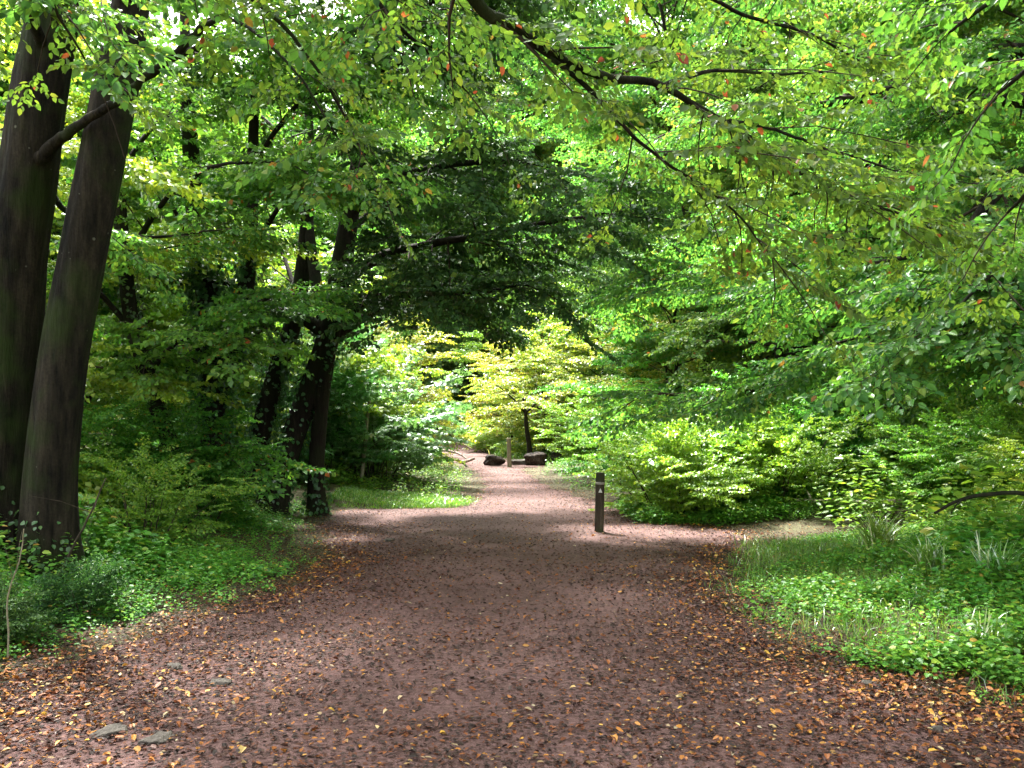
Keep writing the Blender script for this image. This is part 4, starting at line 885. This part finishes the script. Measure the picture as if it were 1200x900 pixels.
branch_thing('fallen_branch', "dark curved branch arching over the weeds near the right edge", PP([(1095, 602, 8.4), (1120, 588, 8.3), (1150, 580, 8.2), (1200, 578, 8.1), (1260, 600, 8.0)]), [.012, .018, .02, .022, .02], 'barkdark', 'branch', 1, 4)
for k, (q, lb) in enumerate([([(498, 536, 38), (515, 528, 38), (535, 530, 37.5), (548, 538, 37)], "bleached branch arching highest in the brushwood heap at the far bend"), ([(500, 541, 34), (520, 537, 34), (540, 541, 34), (551, 552, 33.6)], "dark bent branch lying lowest across the edge of the far bend"), ([(505, 528, 40), (522, 519, 40), (540, 520, 40), (552, 526, 40)], "pale twiggy branch at the back of the brushwood heap"), ([(538, 542, 35), (548, 540, 35), (556, 537, 35)], "short stick pointing right out of the brushwood heap"), ([(551, 552, 30), (560, 562, 27.5), (569, 572, 25.2), (570, 580, 22.5)], "long thin stick slanting down the left edge of the path")]):
    pts = PP(q); 
    branch_thing('dead_branch', lb, pts, [.07, .06, .05, .03][:len(q)] if k != 4 else [.03, .03, .025, .02], 'deadwood' if k in (0, 2, 3) else 'mossy', 'branch', 4 if k < 3 else 0, 10+k, "dead branches heaped at the far bend")
# bare stems in front of twin trunks
branch_thing('sapling_stem', "pale forked bare stem in front of the left trunk", PP([(9, 780, 5.8), (10, 740, 5.8), (10, 700, 5.8), (26, 650, 5.8), (30, 620, 5.75)]), [.006, .006, .005, .004, .003], 'lightstem', 'stem', 2, 31)
branch_thing('sapling_stem', "thin leafless stem slanting right of the twin trunks", PP([(60, 690, 7.4), (85, 640, 7.4), (105, 600, 7.3), (122, 560, 7.3)]), [.012, .010, .008, .004], 'twig', 'stem', 3, 32)
branch_thing('sapling_stem', "pale sapling stem inside the sycamore thicket", PP([(424, 560, 20.5), (428, 510, 20.5), (433, 470, 20.5)]), [.05, .045, .03], 'lightstem', 'stem', 1, 33)

# long grass tufts
def tuft(x, y, n, h, label, seed):
    r = np.random.default_rng(seed); b = Buf(); z = gz(x, y)
    for k in range(n):
        a = r.uniform(0, 6.28); L = h*r.uniform(.5, 1.15); o = np.array([r.normal(0, .07), r.normal(0, .07), -.02]); bend = r.uniform(.1, .9)
        dirv = np.array([math.cos(a), math.sin(a), 0]); sdv = np.array([-math.sin(a), math.cos(a), 0]); pts = []
        for t in np.linspace(0, 1, 6):
            c = o+dirv*(L*bend*t*t)+np.array([0, 0, L*(t-.45*bend*t*t*t)]); wd = .009*(1-t**2)+.001
            pts += [c-sdv*wd, c+sdv*wd]
        Q = [[2*i, 2*i+1, 2*i+3, 2*i+2] for i in range(5)]; b.add(np.array(pts), Q)
    o = link('grass_tuft', b.mesh('grass_tuft'), M['longgrass']); o.location = (x, y, z); tag(o, label, 'grass tuft', 'tufts of long grass on the right bank')
for k, (px, py, n, h, lb) in enumerate([(1030, 655, 190, .62, "tall arching grass tuft in front of the pale fallen log"), (1165, 700, 150, .5, "wide tuft of long grass near the right edge"), (1185, 655, 140, .6, "tall tuft of grass at the right edge under the curved branch"), (1090, 680, 110, .42, "smaller tuft of grass between the two tall ones"), (1150, 760, 80, .34, "low pale tipped grass tuft on the lower right bank")]):
    d = 1600/(py-500); d *= .93; q = P(px, py, d); tuft(q[0], q[1], n, h, lb, 60+k)
